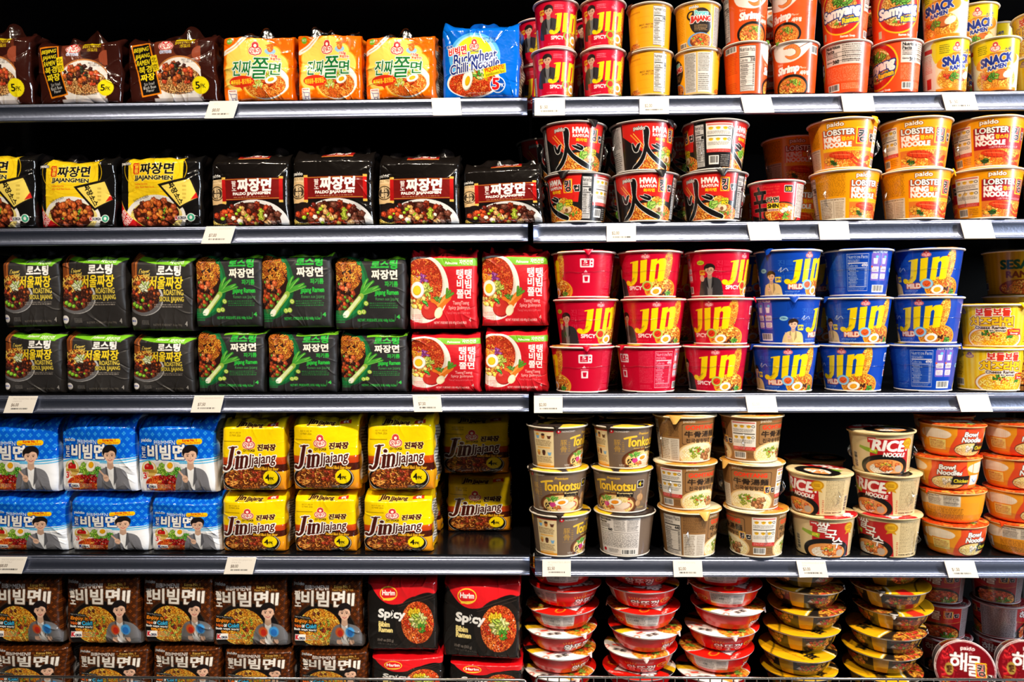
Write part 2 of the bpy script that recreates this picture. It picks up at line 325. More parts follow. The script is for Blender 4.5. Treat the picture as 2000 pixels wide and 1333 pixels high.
def art_orange():
    A = Art(30, 195, 480, 615, 1.45, (240, 104, 4), 5)
    for i in range(9):
        for j in range(8): A.ell(45+i*54+(j % 2)*27, 205+j*52, 9, 9, (250, 142, 40))
    for x, y, r in ((150, 430, 95), (250, 360, 130), (130, 360, 70), (370, 400, 75), (350, 330, 50), (240, 280, 55), (380, 500, 60), (120, 480, 70), (250, 500, 90)): A.ell(x, y, r+7, r+7, (248, 160, 30))
    for x, y, r in ((150, 430, 95), (250, 360, 130), (130, 360, 70), (370, 400, 75), (350, 330, 50), (240, 280, 55), (380, 500, 60), (120, 480, 70), (250, 500, 90)): A.ell(x, y, r, r, (250, 214, 96))
    A.stroke([(45, 322), (110, 290), (160, 245), (190, 200)], 28, (250, 238, 225), 6); A.stroke([(60, 314), (110, 290), (160, 245), (184, 210)], 6, (235, 140, 60), 6, .7)
    A.ell(80, 250, 20, 20, (110, 175, 40)); A.text('eco', 66, 243, 94, 256, WHT, .6); A.ottogi(203, 253, 285, 342)
    A.rect(60, 540, 118, 608, (245, 235, 225), 1, 5); A.micro(66, 544, 112, 556, (190, 60, 50), 1); A.stroke([(66, 562), (74, 566), (80, 592), (108, 592), (114, 568), (76, 568)], 3, (80, 60, 120)); A.ell(84, 600, 4, 4, (80, 60, 120)); A.ell(104, 600, 4, 4, (80, 60, 120))
    A.ell(314, 500, 142, 108, (225, 150, 60)); A.ell(314, 500, 138, 104, (248, 244, 236)); A.ell(312, 505, 120, 66, (235, 215, 180))
    A.noodles(305, 520, 126, 78, ORG_ND, 150, 7, 34, (140, 50, 15), (210, 95, 30)); A.chunks(320, 505, 50, 30, [(165, 40, 15), (190, 60, 20)], 26, 16, 0, True)
    A.leaves(262, 500, 34, 44, [(220, 225, 110), (200, 215, 80), (235, 235, 150)], 24, 26); A.leaves(335, 455, 50, 26, [(200, 220, 90), (170, 205, 70)], 14, 26); A.egg(342, 488, 38, 22, -20)
    g, o = (20, 112, 48), [(4, WHT), (6, (150, 190, 130))]
    A.text('진짜', 100, 375, 218, 462, g, 1.6, o, .15); A.text('쫄', 222, 355, 322, 482, g, 2, o, .15); A.text('면', 330, 382, 398, 458, g, 1.6, o, .1)
    A.ell(155, 496, 82, 34, (222, 50, 25)); A.poly([(130, 515), (170, 515), (158, 548)], (222, 50, 25)); A.text('매콤달콤~쫄깃탱글~', 84, 482, 228, 512, (255, 215, 40), 1.2, None, 0, -4)
    A.ell(335, 312, 34, 20, (150, 195, 225)); A.rect(318, 318, 352, 332, (150, 195, 225)); A.noodles(335, 290, 20, 28, ORG_ND, 22, 6, 22, (180, 80, 20)); A.stroke([(310, 275), (374, 266)], 4, (190, 80, 30)); A.stroke([(345, 282), (374, 272)], 4, (190, 80, 30))
    A.text('150g', 332, 330, 378, 350, (205, 60, 30), 1.2, [(2, WHT)], .1, 4); A.text('특별한면!', 336, 352, 400, 368, (225, 95, 30), .8, [(2, WHT)], 0, 4)
    A.rect(120, 598, 250, 606, (110, 60, 20), .5); A.rect(448, 195, 480, 615, (240, 104, 4))
    return A

def art_buckwheat():
    A = Art(1345, 95, 1870, 610, 1.25, (4, 104, 214), 6)
    A.ell(1570, 340, 175, 160, (90, 180, 240)); A.ell(1570, 335, 150, 140, (160, 215, 245)); A.ell(1565, 335, 128, 128, (248, 226, 40))
    A.ottogi(1535, 222, 1602, 300); A.text('OTTOGI', 1540, 300, 1596, 312, (20, 50, 130), 1)
    A.text('매콤', 1382, 262, 1420, 284, (20, 50, 140), 1, [(2, WHT)], 0, -10); A.text('비빔면', 1395, 272, 1515, 330, (215, 30, 30), 2.2, [(4, WHT)], .1, -10)
    A.ell(1565, 505, 188, 100, WHT); A.rect(1380, 505, 1750, 606, WHT, 0); A.noodles(1560, 510, 170, 88, RED_ND, 190, 8, 38, (110, 25, 8), (180, 50, 20))
    A.leaves(1600, 455, 55, 40, [(90, 160, 50), (190, 205, 90), (240, 235, 190), (60, 130, 40)], 40, 34); A.egg(1522, 490, 34, 64, 14, (250, 190, 20), 2, 8, .5)
    n, o = (25, 45, 130), [(5, WHT), (7, (40, 110, 200))]
    A.text('Buckwheat', 1428, 305, 1722, 378, n, 2.2, o, .15, -8); A.text('Chilli Noodle', 1402, 368, 1740, 430, n, 2.2, o, .15, -8)
    A.poly([(1632, 425), (1780, 386), (1786, 446), (1640, 486)], (250, 215, 20)); A.poly([(1640, 486), (1660, 480), (1665, 510)], (190, 150, 10)); A.text('PIQUANTE!', 1644, 408, 1772, 442, (225, 40, 30), 1.2, None, 0, -14); A.text('Sesame&Seaweed flakes!', 1646, 440, 1778, 462, (40, 60, 20), .4, None, 0, -14)
    A.ell(1730, 528, 52, 52, WHT); A.ell(1730, 528, 46, 46, (15, 75, 170)); A.text('5', 1696, 488, 1738, 558, (220, 25, 30), 4, [(4, WHT)]); A.text('PK', 1742, 520, 1772, 544, WHT, 1)
    A.text('BEST BEFORE', 1625, 212, 1720, 226, (10, 50, 110), 0); A.text('24 SEP 2025', 1632, 232, 1715, 246, (10, 50, 110), 0); A.text('NET WT 1lb 6.92 oz (650 g)', 1525, 572, 1690, 584, WHT, .3)
    return A

def art_yellow_jjajang():
    A = Art(860, 250, 1512, 820, 1, (17, 15, 14), 7)
    A.poly([(945, 262), (1393, 252), (1375, 700), (928, 700)], (244, 206, 30))
    for r in (60, 90, 120, 150): A.ering(1160, 380, r*1.7, r*1.2, 5, (228, 184, 18))
    for i in range(6): A.ering(975+(i % 2)*16, 290+i*50, 18, 16, 5, (228, 184, 18))
    A.clip = None
    A.rect(985, 328, 1036, 418, (205, 40, 25), 1, 14); A.text('일', 994, 336, 1028, 370, (245, 210, 60), 1); A.text('품', 994, 376, 1028, 410, (245, 210, 60), 1)
    A.text('짜장면', 1046, 336, 1316, 420, BLK, 3, [(3, (250, 235, 150))], .08); A.text('JJAJANGMEN', 996, 432, 1308, 472, BLK, 2, [(3, (250, 235, 150))], 0, 2)
    A.text('Instant Noodles', 998, 484, 1105, 500, (215, 70, 30), .8); A.text('With Black Bean Sauce', 998, 508, 1160, 524, (215, 70, 30), .8)
    A.paldo(880, 318, 962, 350, WHT, BLK); A.ell(1155, 745, 246, 168, (236, 232, 226)); A.ell(1160, 740, 215, 128, (236, 214, 130))
    A.noodles(1160, 740, 215, 125, [(240, 220, 130), (228, 200, 100)], 60, 9, 60, (160, 120, 50)); A.text('TASTE OF KOREA', 970, 592, 1108, 612, (60, 55, 50), .5, None, 0, -16)
    A.ell(1160, 720, 188, 108, (62, 24, 14)); A.chunks(1160, 712, 180, 98, [(120, 50, 25), (85, 34, 20), (205, 110, 45), (170, 75, 40), (60, 25, 18), (150, 60, 30)], 95, 44)
    A.chunks(1160, 705, 160, 85, [(110, 165, 40), (130, 185, 50)], 9, 26, 0, True); A.chunks(1170, 690, 140, 60, [(210, 95, 40), (225, 130, 50)], 14, 46)
    A.poly([(1190, 500), (1448, 436), (1502, 604), (1352, 690)], (26, 22, 20)); A.poly([(1220, 512), (1436, 458), (1492, 600), (1356, 668)], (242, 214, 96))
    A.poly([(1492, 600), (1480, 560), (1440, 620)], (205, 40, 30)); A.text('짜장소스', 1240, 545, 1420, 590, BLK, 2, None, 0, 62); A.micro(1380, 500, 1410, 620, (150, 120, 40), 4, .6)
    A.poly([(860, 600), (900, 680), (960, 750), (1060, 822), (860, 822)], (200, 25, 30)); A.stroke([(860, 600), (900, 680), (960, 750), (1060, 822)], 5, (240, 205, 60), 4)
    for k, t in enumerate(('REAL SAUCE', 'REAL DISH', 'HOT TASTE')): A.text(t, 868-k*12, 716+k*24, 972-k*22, 740+k*24, WHT, 1, None, 0, 48)
    A.rect(1308, 738, 1420, 770, WHT); A.text('KOREA', 1335, 744, 1402, 764, (40, 40, 60), 1); A.text('K', 1312, 740, 1334, 766, (200, 40, 50), 2); A.ell(1440, 752, 33, 31, (240, 245, 240)); A.ell(1440, 752, 28, 26, (60, 165, 130)); A.ell(1440, 752, 12, 14, (240, 245, 240)); A.micro(1300, 784, 1450, 806, (90, 85, 80), 2)
    return A

def art_black_jjajang():
    A = Art(528, 140, 998, 602, 1.4, (20, 16, 14), 8)
    A.rect(695, 146, 880, 192, (150, 25, 22)); A.rect(695, 186, 880, 190, (215, 160, 60)); A.text('짜장면', 730, 148, 860, 168, WHT, 1.5); A.text('PALDO JJAJANGMEN', 725, 172, 850, 183, WHT, .4)
    A.rect(528, 318, 615, 470, (214, 178, 128)); A.rect(528, 318, 600, 345, (228, 198, 152)); A.text('2025 FEB', 532, 322, 590, 336, (120, 95, 60), 0); A.ell(562, 402, 42, 44, (60, 48, 36)); A.ering(562, 402, 34, 36, 5, (205, 170, 120)); A.text('팔도', 546, 368, 580, 396, (225, 195, 150), 1.5); A.text('짜장', 544, 402, 580, 432, (225, 195, 150), 1.5)
    A.rect(600, 316, 952, 446, (118, 22, 20)); A.rect(600, 320, 952, 323, (215, 160, 60)); A.rect(600, 437, 952, 440, (215, 160, 60))
    for x in (606, 955): A.rect(x-11, 318, x+11, 456, ((205, 30, 28), (150, 15, 15))); A.rect(x-12, 306, x+12, 320, (225, 180, 80)); A.rect(x-12, 450, x+12, 464, (225, 180, 80))
    A.text('팔', 656, 330, 684, 358, WHT, 1); A.text('도', 656, 362, 684, 388, WHT, 1); A.text('짜장면', 694, 322, 896, 394, WHT, 4, None, .06); A.text('PALDO JJAJANGMEN', 662, 399, 892, 419, WHT, 1.6); A.micro(664, 424, 892, 433, (215, 180, 130), 1)
    A.paldo(530, 288, 588, 312, WHT, BLK)
    A.ell(780, 590, 212, 146, (232, 230, 228)); A.ell(760, 590, 190, 130, (60, 28, 18)); A.noodles(620, 590, 110, 40, [(235, 205, 110), (225, 185, 80)], 50, 9, 44, (120, 80, 20), (200, 160, 70))
    A.ell(590, 525, 60, 62, (28, 18, 16)); A.chunks(745, 545, 195, 78, [(140, 50, 25), (100, 28, 20), (70, 26, 18), (165, 55, 28), (110, 60, 45)], 80, 42)
    A.chunks(750, 545, 170, 66, [(225, 190, 80), (205, 150, 90), (230, 215, 190)], 15, 36); A.chunks(735, 540, 160, 50, [(150, 190, 40)], 9, 24, 0, True); A.chunks(620, 520, 50, 22, [(200, 70, 30)], 4, 36)
    A.leaves(830, 535, 20, 34, [(190, 205, 60), (160, 185, 50)], 8, 40); A.text('TOTAL NET WT', 868, 572, 970, 582, WHT, .5); A.text('28.04 oz (795 g)', 840, 586, 975, 597, WHT, .5)
    return A

def art_roast():
    A = Art(493, 655, 992, 1180, 1.3, (42, 39, 38), 9)
    A.poly([(493, 668), (700, 668), (992, 690), (992, 705), (940, 752), (700, 735), (493, 690)], (120, 196, 30))
    A.text('Pulmuone', 700, 692, 802, 716, WHT, .8, None, .2); A.text('자연건면', 818, 700, 930, 734, WHT, 1.2)
    for i in range(26): x = 497+2.1*i; A.stroke([(x, 662), (x+A.r.uniform(-6, 6), 740), (x+A.r.uniform(-4, 8), 860)], 6, A.r.choice([(150, 75, 25), (110, 50, 18), (190, 110, 45), (85, 38, 14)]), 4)
    w = [(2, (30, 26, 24))]
    A.ell(622, 960, 150, 118, (198, 196, 194)); A.ell(616, 968, 146, 108, (92, 90, 92)); A.poly([(700, 900), (740, 915), (760, 950), (705, 950)], (235, 232, 228))
    A.ell(610, 935, 132, 122, (70, 28, 14)); A.noodles(585, 870, 105, 62, GOLD_ND, 60, 9, 50, (90, 40, 10)); A.chunks(612, 940, 126, 108, [(82, 34, 18), (58, 24, 14), (120, 54, 26), (44, 18, 11), (150, 78, 38), (40, 16, 12)], 120, 30)
    A.chunks(610, 940, 115, 90, [(190, 80, 28), (130, 36, 20)], 12, 30); A.chunks(600, 985, 90, 45, [(120, 180, 40)], 5, 30, 0, True); A.leaves(632, 890, 46, 28, [(205, 215, 160), (160, 190, 90), (225, 228, 190)], 16, 44)
    A.text('로스팅', 722, 746, 906, 812, WHT, 3.5, w, .05); A.text('서울짜장', 664, 818, 920, 900, (250, 218, 40), 2.6, w, .08)
    A.text('ROASTING', 776, 905, 922, 942, (236, 208, 70), 1.4, [(3, (42, 39, 38))]); A.text('SEOUL JJAJANG', 742, 952, 926, 992, (236, 208, 70), 1.4, [(3, (42, 39, 38))]); A.micro(700, 998, 928, 1026, (150, 140, 130), 2)
    A.text('Never', 592, 776, 660, 796, (235, 205, 90), 1.2, None, .3, -8); A.text('Fried', 610, 800, 662, 820, (235, 205, 90), 1.2, None, .3, -8); A.stroke([(575, 800), (580, 775), (592, 772)], 4, (235, 205, 90), 4); A.stroke([(580, 826), (720, 820)], 3, (235, 205, 90))
    A.ell(528, 1116, 30, 28, (228, 224, 224)); A.text('SINCE', 510, 1108, 546, 1120, (70, 90, 170), 1); A.micro(600, 1108, 662, 1140, (120, 115, 110), 4); A.text('NETWT. POIDSNET. 8.6oz 744g', 690, 1132, 912, 1150, (120, 112, 100), .6); A.text('4', 936, 1114, 954, 1146, (170, 165, 160), 1)
    return A

def art_green():
    A = Art(28, 655, 575, 1180, 1.2, (40, 39, 40), 10)
    A.rect(28, 655, 330, 690, (40, 39, 40)); A.poly([(235, 660), (575, 655), (575, 690), (250, 694)], (118, 198, 34)); A.text('Pulmuone', 350, 668, 440, 684, WHT, .8, None, .2)
    A.ell(95, 880, 202, 238, (14, 92, 46)); A.ell(90, 880, 186, 222, (20, 122, 62)); A.ell(84, 880, 166, 204, (38, 14, 8)); A.rect(28, 1050, 120, 1120, (14, 92, 46), .6)
    A.noodles(88, 800, 158, 130, [(215, 130, 30), (235, 160, 50), (180, 95, 22), (150, 70, 18)], 190, 8, 46, (60, 22, 6)); A.chunks(80, 960, 120, 110, [(110, 45, 20), (160, 60, 28), (70, 28, 16), (190, 85, 40), (45, 18, 12)], 70, 42); A.chunks(90, 950, 100, 90, [(90, 150, 40), (215, 130, 80), (200, 75, 30)], 16, 34)
    for k in range(18): A.stroke([(30+k*6, 1050), (28+k*6, 1085)], 4, (25, 130, 70))
    A.text('로스팅', 318, 698, 514, 762, (40, 176, 56), 4); A.text('짜장면', 322, 772, 514, 834, (245, 238, 222), 3.2); A.text('파기름', 422, 848, 518, 884, (40, 170, 56), 2)
    A.text('Jjajang Ramen', 344, 908, 522, 950, (40, 184, 60), 2); A.text('Ramen aux Jjajang', 350, 958, 524, 986, (70, 165, 80), .6); A.micro(302, 992, 526, 1036, (40, 120, 55), 3)
    for tip, w in (((292, 836), 30), ((335, 850), 30), ((372, 884), 28), ((388, 900), 20)): A.stroke([(232, 955), ((232+tip[0])/2-6, (955+tip[1])/2-6), tip], w, (22, 95, 30), 5, 1, None, [.6, 1, .7]); A.stroke([(232, 955), ((232+tip[0])/2-9, (955+tip[1])/2-10), (tip[0]-3, tip[1])], w*.7, (70, 160, 50), 5, 1, None, [.6, 1, .7]); A.stroke([(236, 948), (tip[0]-8, tip[1]+4)], w*.18, (140, 205, 90))
    A.stroke([(120, 1078), (170, 1025), (240, 950)], 46, (150, 185, 70), 5, 1, None, [1, .8, .9]); A.stroke([(118, 1078), (165, 1025), (225, 962)], 34, (222, 232, 170), 5, 1, None, [1, .8, .7]); A.stroke([(112, 1082), (125, 1068)], 40, (244, 244, 226))
    for x, y in ((275, 1000), (222, 1062), (254, 1058)): A.ell(x, y, 19, 17, (150, 190, 60), 20); A.ell(x, y, 12, 11, (222, 228, 130), 20); A.ell(x, y, 5, 4, (120, 165, 50))
    A.micro(38, 1080, 120, 1135, (35, 130, 60), 4); A.text('NETWT. POIDSNET. 8 BU 468g 16.5oz', 206, 1106, 494, 1130, (45, 165, 65), 1.2); A.rect(499, 1076, 502, 1118, (45, 165, 65)); A.text('4', 512, 1078, 536, 1104, (60, 190, 75), 2)
    A.micro(28, 1108, 110, 1140, (35, 120, 60), 2)
    return A

def art_taeng():
    A = Art(436, 40, 856, 495, 1.45, (206, 20, 34), 11)
    A.poly([(590, 88), (860, 92), (860, 135), (655, 140), (620, 118)], (122, 190, 40)); A.text('Pulmuone', 662, 112, 738, 128, WHT, .7, None, .2); A.text('자연건면', 750, 100, 830, 128, WHT, 1)
    A.ell(518, 265, 164, 196, (244, 236, 226)); A.ell(512, 262, 144, 176, (226, 212, 196)); A.rect(436, 40, 520, 64, (206, 20, 34))
    A.noodles(515, 235, 128, 148, RED_ND, 200, 7, 40, (110, 22, 8), (170, 45, 15)); A.leaves(515, 210, 36, 24, [(150, 60, 150), (180, 100, 180), (120, 40, 120)], 24, 26)
    A.noodles(470, 200, 34, 50, [(240, 150, 40), (235, 170, 60)], 22, 5, 30, (160, 80, 20)); A.leaves(545, 275, 28, 46, [(170, 190, 60), (210, 215, 100), (140, 170, 50)], 22, 36); A.chunks(500, 345, 60, 34, [(225, 200, 70), (210, 150, 50), (235, 215, 120)], 24, 28)
    A.egg(484, 270, 41, 46, 0, (248, 200, 30), -2, 4, .62)
    A.poly([(566, 330), (590, 325), (640, 330), (676, 300), (690, 320), (660, 350), (620, 400)], (232, 120, 30), 1, 5); A.stroke([(605, 380), (640, 345), (676, 312)], 46, (232, 118, 30), 4, 1, None, [.5, 1, 1]); A.stroke([(600, 372), (636, 338), (668, 306)], 12, (246, 160, 70), 4)
    for t in ((672, 268), (690, 278), (708, 292)): A.stroke([(668, 315), t], 13, (90, 150, 40), 0, 1, [(2, (50, 100, 25))])
    A.ell(562, 392, 54, 50, (150, 20, 22)); A.ell(558, 388, 50, 46, (196, 42, 34)); A.ell(542, 370, 16, 12, (226, 100, 80)); A.leaves(536, 345, 8, 6, [(70, 160, 50)], 2, 40); A.ell(616, 402, 24, 34, (236, 220, 170), 25); A.ell(614, 402, 19, 29, (246, 236, 200), 25); A.leaves(610, 325, 20, 14, [(80, 140, 40)], 8, 28)
    for t, b in (('탱탱', (732, 156, 824, 210)), ('비빔', (734, 214, 822, 264)), ('쫄면', (732, 270, 820, 320))): A.text(t, *b, WHT, 2)
    A.text('TaengTaeng', 706, 336, 808, 362, (240, 170, 165), .8); A.text('Spicy Jjolmyun', 680, 364, 812, 388, (240, 170, 165), .8); A.text('TaengTaeng épicé jjolmyun', 666, 396, 812, 412, (230, 140, 140), .3)
    A.micro(450, 410, 520, 460, (225, 130, 130), 5); A.text('NETWT. POIDSNET. 8 BU 492g 17.3oz(1.08LB)', 588, 452, 790, 470, (236, 170, 165), .8); A.text('4', 806, 432, 818, 454, (240, 200, 195), 1)
    return A

def art_blue():
    A = Art(1018, 78, 1688, 690, .98, (6, 92, 212), 12)
    A.blooms(1020, 90, 1690, 450, 62, 16, (60, 170, 240))
    A.poly([(1018, 430), (1200, 415), (1450, 425), (1690, 415), (1690, 690), (1018, 690)], (242, 243, 246)); A.stroke([(1018, 450), (1200, 420), (1450, 440), (1690, 425)], 12, (70, 180, 235), 5); A.stroke([(1400, 450), (1560, 455), (1690, 445)], 8, (70, 180, 235), 5)
    A.paldo(1060, 258, 1164, 290); A.text('BIBIMMEN', 1186, 272, 1370, 306, WHT, 1); A.rect(1380, 264, 1586, 308, (250, 200, 10), 1, 21); A.text('Korea No. 1', 1430, 264, 1540, 284, (200, 40, 20), 1.4); A.text('Mixed Noodles Brand', 1398, 288, 1566, 302, (200, 40, 20), 1)
    o = [(4, (6, 52, 140)), (8, (4, 60, 160))]
    A.text('팔', 1062, 320, 1104, 362, WHT, 2, o); A.text('도', 1062, 366, 1104, 408, WHT, 2, o); A.text('비빔면', 1124, 308, 1442, 420, WHT, 4.4, [(3, (120, 130, 150)), (8, (4, 50, 140))], .04)
    A.ell(1275, 610, 215, 175, (225, 222, 222)); A.ell(1270, 615, 190, 150, (246, 240, 232)); A.noodles(1235, 620, 155, 72, RED_ND+ORG_ND, 150, 11, 58, (130, 40, 10), (220, 90, 30)); A.chunks(1290, 570, 75, 46, [(160, 20, 25), (190, 35, 30), (130, 14, 20)], 44, 30, 0, True); A.chunks(1290, 570, 70, 40, [(240, 220, 190)], 14, 9, 0, True)
    A.leaves(1245, 505, 50, 40, [(150, 200, 60), (190, 220, 110), (120, 180, 50)], 40, 44); A.leaves(1340, 520, 66, 40, [(70, 150, 50), (110, 175, 60)], 30, 44); A.egg(1308, 478, 46, 40, -40, (248, 176, 20), 6, -8, .6)
    A.ell(1124, 500, 68, 66, (222, 190, 100)); A.ell(1124, 488, 54, 50, (244, 232, 200)); A.ell(1122, 488, 42, 34, (190, 25, 25)); A.ell(1108, 474, 12, 9, (230, 110, 90)); A.leaves(1135, 452, 6, 4, [(60, 140, 40)], 2, 36); A.rect(1062, 504, 1194, 536, (205, 165, 70), 1, 10); A.micro(1075, 510, 1185, 530, (70, 50, 10), 2); A.text('3', 1066, 530, 1094, 576, (215, 40, 40), 3, [(3, WHT)]); A.text('S', 1094, 526, 1112, 550, (230, 120, 30), 2, [(3, WHT)]); A.text('Spicy, Sweet, Sour', 1112, 548, 1172, 566, (205, 50, 40), .8)
    A.rect(1082, 618, 1184, 656, WHT); A.text('K', 1088, 624, 1112, 652, (50, 60, 150), 3); A.text('OREA', 1114, 632, 1172, 650, (40, 40, 60), 1.5); A.micro(1180, 620, 1310, 655, (200, 180, 160), 3)
    A.person(1490, 452, 126, (120, 120, 126)); A.poly([(1018, 640), (1100, 668), (1300, 690), (1018, 690)], (238, 238, 242))
    return A

def art_jin_jjajang():
    A = Art(30, 55, 445, 550, 1.45, (250, 212, 8), 13)
    A.rect(30, 322, 445, 380, ((206, 84, 22), (178, 50, 20))); A.rect(30, 370, 445, 424, (66, 22, 14)); A.rect(30, 418, 445, 550, ((246, 170, 30), (236, 140, 20)))
    A.text('BEST IF USED BY', 84, 152, 160, 163, (120, 100, 10), 0); A.text('10 MAR 2026', 84, 168, 158, 182, (110, 90, 10), .4); A.rect(45, 212, 158, 218, (120, 95, 10), .7)
    A.rect(120, 70, 330, 125, (205, 175, 10)); A.text('Jin', 130, 78, 190, 118, (60, 25, 15), 3, [(3, (230, 205, 90))], .2); A.text('Jjajang', 195, 84, 300, 122, (60, 25, 15), 2, [(3, (230, 205, 90))], .2); A.rect(330, 85, 400, 110, (190, 50, 25)); A.text('4PK', 350, 90, 385, 106, WHT, 1)
    A.ottogi(170, 180, 252, 268); A.text('OTTOGI', 174, 268, 248, 284, (50, 25, 15), 1); A.text('진짜장', 268, 235, 384, 276, (70, 20, 14), 2.5, [(3, (252, 235, 150))], .12)
    A.ell(222, 470, 196, 108, (30, 24, 22)); A.ering(222, 468, 190, 102, 4, (225, 215, 200)); A.ell(222, 470, 184, 96, (22, 17, 15)); A.poly([(255, 352), (350, 385), (355, 392), (240, 392)], (30, 20, 16)); A.ell(270, 365, 9, 7, (230, 190, 60))
    A.noodles(200, 468, 152, 80, [(185, 100, 35), (150, 70, 22), (215, 140, 60), (95, 42, 18)], 190, 8, 40, (45, 18, 8), (60, 26, 12)); A.chunks(210, 445, 110, 50, [(150, 55, 30), (180, 60, 35), (100, 40, 22)], 30, 24, 0, True); A.micro(280, 515, 390, 532, (190, 180, 170), 2)
    A.poly([(232, 382), (418, 378), (410, 412), (226, 412)], (74, 30, 16)); A.text('Smoked Black Bean flavor', 244, 386, 402, 408, (250, 190, 40), .8, None, .15, 2)
    o = [(7, WHT)]
    # 'Jin' with bracketed serifs, drawn by hand
    br = (78, 26, 18)
    J = [([(108, 258), (94, 330), (84, 380), (66, 404), (46, 402)], 24, [.95, 1, .95, .7, .4]), ([(84, 258), (134, 252)], 9, None), ([(140, 320), (130, 395)], 22, None), ([(124, 320), (142, 316)], 8, None), ([(118, 398), (146, 394)], 8, None), ([(168, 318), (158, 392)], 20, None), ([(152, 320), (168, 314)], 8, None), ([(166, 335), (182, 316), (198, 320), (196, 350), (190, 388)], 19, [.3, .6, .9, 1, 1]), ([(148, 396), (170, 393)], 8, None), ([(180, 394), (204, 388)], 8, None)]
    for q in (7, 0):
        for p, w, t in J: A.stroke(p, w+2*q, WHT if q else br, 5 if len(p) > 2 else 0, 1, None, None if q else t)
        A.ell(48, 396, 12+q, 12+q, WHT if q else br); A.ell(146, 290, 13+q, 12+q, WHT if q else br)
    A.text('Jjajang', 206, 296, 384, 384, br, 1.6, [(6, WHT)], .18, -5)
    A.ell(350, 458, 48, 48, (250, 220, 10), 0, 1, None, .025); A.text('4', 316, 438, 342, 478, BLK, 2); A.text('PK', 346, 456, 372, 476, BLK, 1)
    return A

def art_brown():
    A = Art(762, 62, 1152, 434, 1.55, (66, 30, 10), 14)
    A.blooms(766, 70, 1156, 440, 32, 8, (132, 62, 16)); A.paldo(780, 94, 840, 116, (200, 196, 196), (70, 66, 66))
    A.text('BIBIMMENII', 846, 110, 976, 134, (214, 208, 204), 1, None, .08); A.text('Korea No. 1', 1006, 108, 1090, 124, (205, 170, 80), .8); A.text('Mixed Noodles Brand', 994, 126, 1106, 138, (205, 170, 80), .6)
    A.text('팔', 786, 142, 820, 180, (225, 220, 214), 2); A.text('도', 786, 184, 820, 224, (225, 220, 214), 2)
    A.ell(950, 350, 178, 160, (60, 40, 26)); A.ell(950, 352, 172, 154, (20, 16, 15)); A.noodles(925, 330, 118, 102, [(235, 160, 40), (245, 185, 70), (215, 130, 30)], 170, 7, 34, (120, 55, 10), (200, 120, 30)); A.chunks(930, 320, 95, 70, [(110, 52, 30), (190, 60, 30), (90, 40, 25)], 24, 20); A.leaves(920, 345, 105, 70, [(140, 180, 50), (180, 205, 80)], 26, 20)
    A.text('비빔면II', 826, 140, 1112, 216, (236, 230, 222), 3.2, [(3, (110, 90, 76)), (5, (46, 20, 8))], .03)
    o = [(4, BLK)]
    A.text('Hybrid Mixed Noodles', 786, 276, 870, 286, WHT, .6, o, .1, 5); A.text('Enjoy it,', 786, 290, 886, 312, (245, 140, 30), 1.8, o, .1, 2); A.text('Hot', 786, 316, 822, 332, (240, 110, 40), 1.6, o); A.text('or', 824, 318, 842, 332, WHT, 1.4, o); A.text('Cold!', 846, 314, 904, 334, (70, 190, 240), 1.8, o); A.text('Both ways work!', 782, 336, 904, 350, WHT, 1.2, o, 0, 2)
    A.rect(788, 366, 846, 396, WHT); A.text('K', 792, 370, 808, 392, (200, 40, 50), 2); A.text('OREA', 810, 380, 842, 392, (30, 30, 60), 1.2); A.micro(850, 368, 930, 398, (170, 150, 130), 3)
    A.person(1062, 282, 76, (116, 114, 116), (225, 222, 218), pose='offer')
    A.ell(1034, 350, 24, 28, (215, 90, 30), 0, 1, None, .16); A.ell(1036, 354, 14, 18, (205, 40, 24)); A.ell(1090, 348, 26, 29, (70, 160, 230), 0, 1, None, .14); A.ell(1090, 352, 16, 19, (40, 120, 210))
    return A

def art_harim():
    A = Art(120, 128, 968, 925, .76, (24, 21, 19), 15)
    red = (222, 30, 36)
    A.poly([(120, 128), (968, 128), (968, 330), (860, 325), (740, 350), (620, 405), (520, 440), (400, 442), (300, 400), (215, 320), (170, 262), (120, 235)], red, 1, 5)
    A.poly([(120, 128), (968, 128), (968, 215), (700, 238), (400, 245), (120, 228)], (190, 12, 20), 1, 5)
    A.ell(735, 640, 265, 280, (34, 28, 25)); A.stroke([(500, 450), (700, 395), (930, 345)], 7, (60, 48, 42), 5); A.stroke([(500, 470), (700, 425), (930, 375)], 5, (60, 48, 42), 5)
    A.noodles(735, 630, 196, 216, RED_ND+[(225, 100, 45)], 230, 14, 60, (95, 22, 8), (170, 55, 20)); A.leaves(700, 545, 70, 60, [(245, 205, 40), (235, 180, 30)], 30, 66); A.leaves(745, 610, 90, 55, [(190, 205, 90), (215, 215, 130), (150, 180, 60)], 40, 80); A.leaves(780, 690, 50, 40, [(70, 140, 40), (100, 160, 50)], 16, 50)
    A.chunks(735, 630, 180, 190, [(120, 20, 40), (245, 235, 210)], 26, 12)
    A.ell(390, 335, 107, 72, (245, 205, 60)); A.ell(390, 335, 96, 60, red); A.stroke([(330, 395), (400, 390), (470, 376)], 22, (245, 205, 60), 4, 1, None, [1, .9, .4]); A.text('Harim', 315, 306, 466, 352, WHT, 3)
    A.text('Spicy', 268, 500, 582, 606, WHT, 7, None, .06, 3); A.stroke([(428, 505), (446, 545), (412, 580)], 14, (24, 21, 19), 4)
    A.text('Bibim', 268, 622, 396, 674, (245, 222, 140), 4, None, 0, 3); A.text('Ramen', 268, 682, 430, 730, (245, 222, 140), 4, None, 0, 3); A.text('19.47 oz (552 g)', 248, 800, 440, 832, (110, 100, 92), 2, None, 0, 4); A.text('4.86 oz (138 g) x 4 pk', 250, 842, 488, 864, (90, 82, 76), 1, None, 0, 4)
    return A

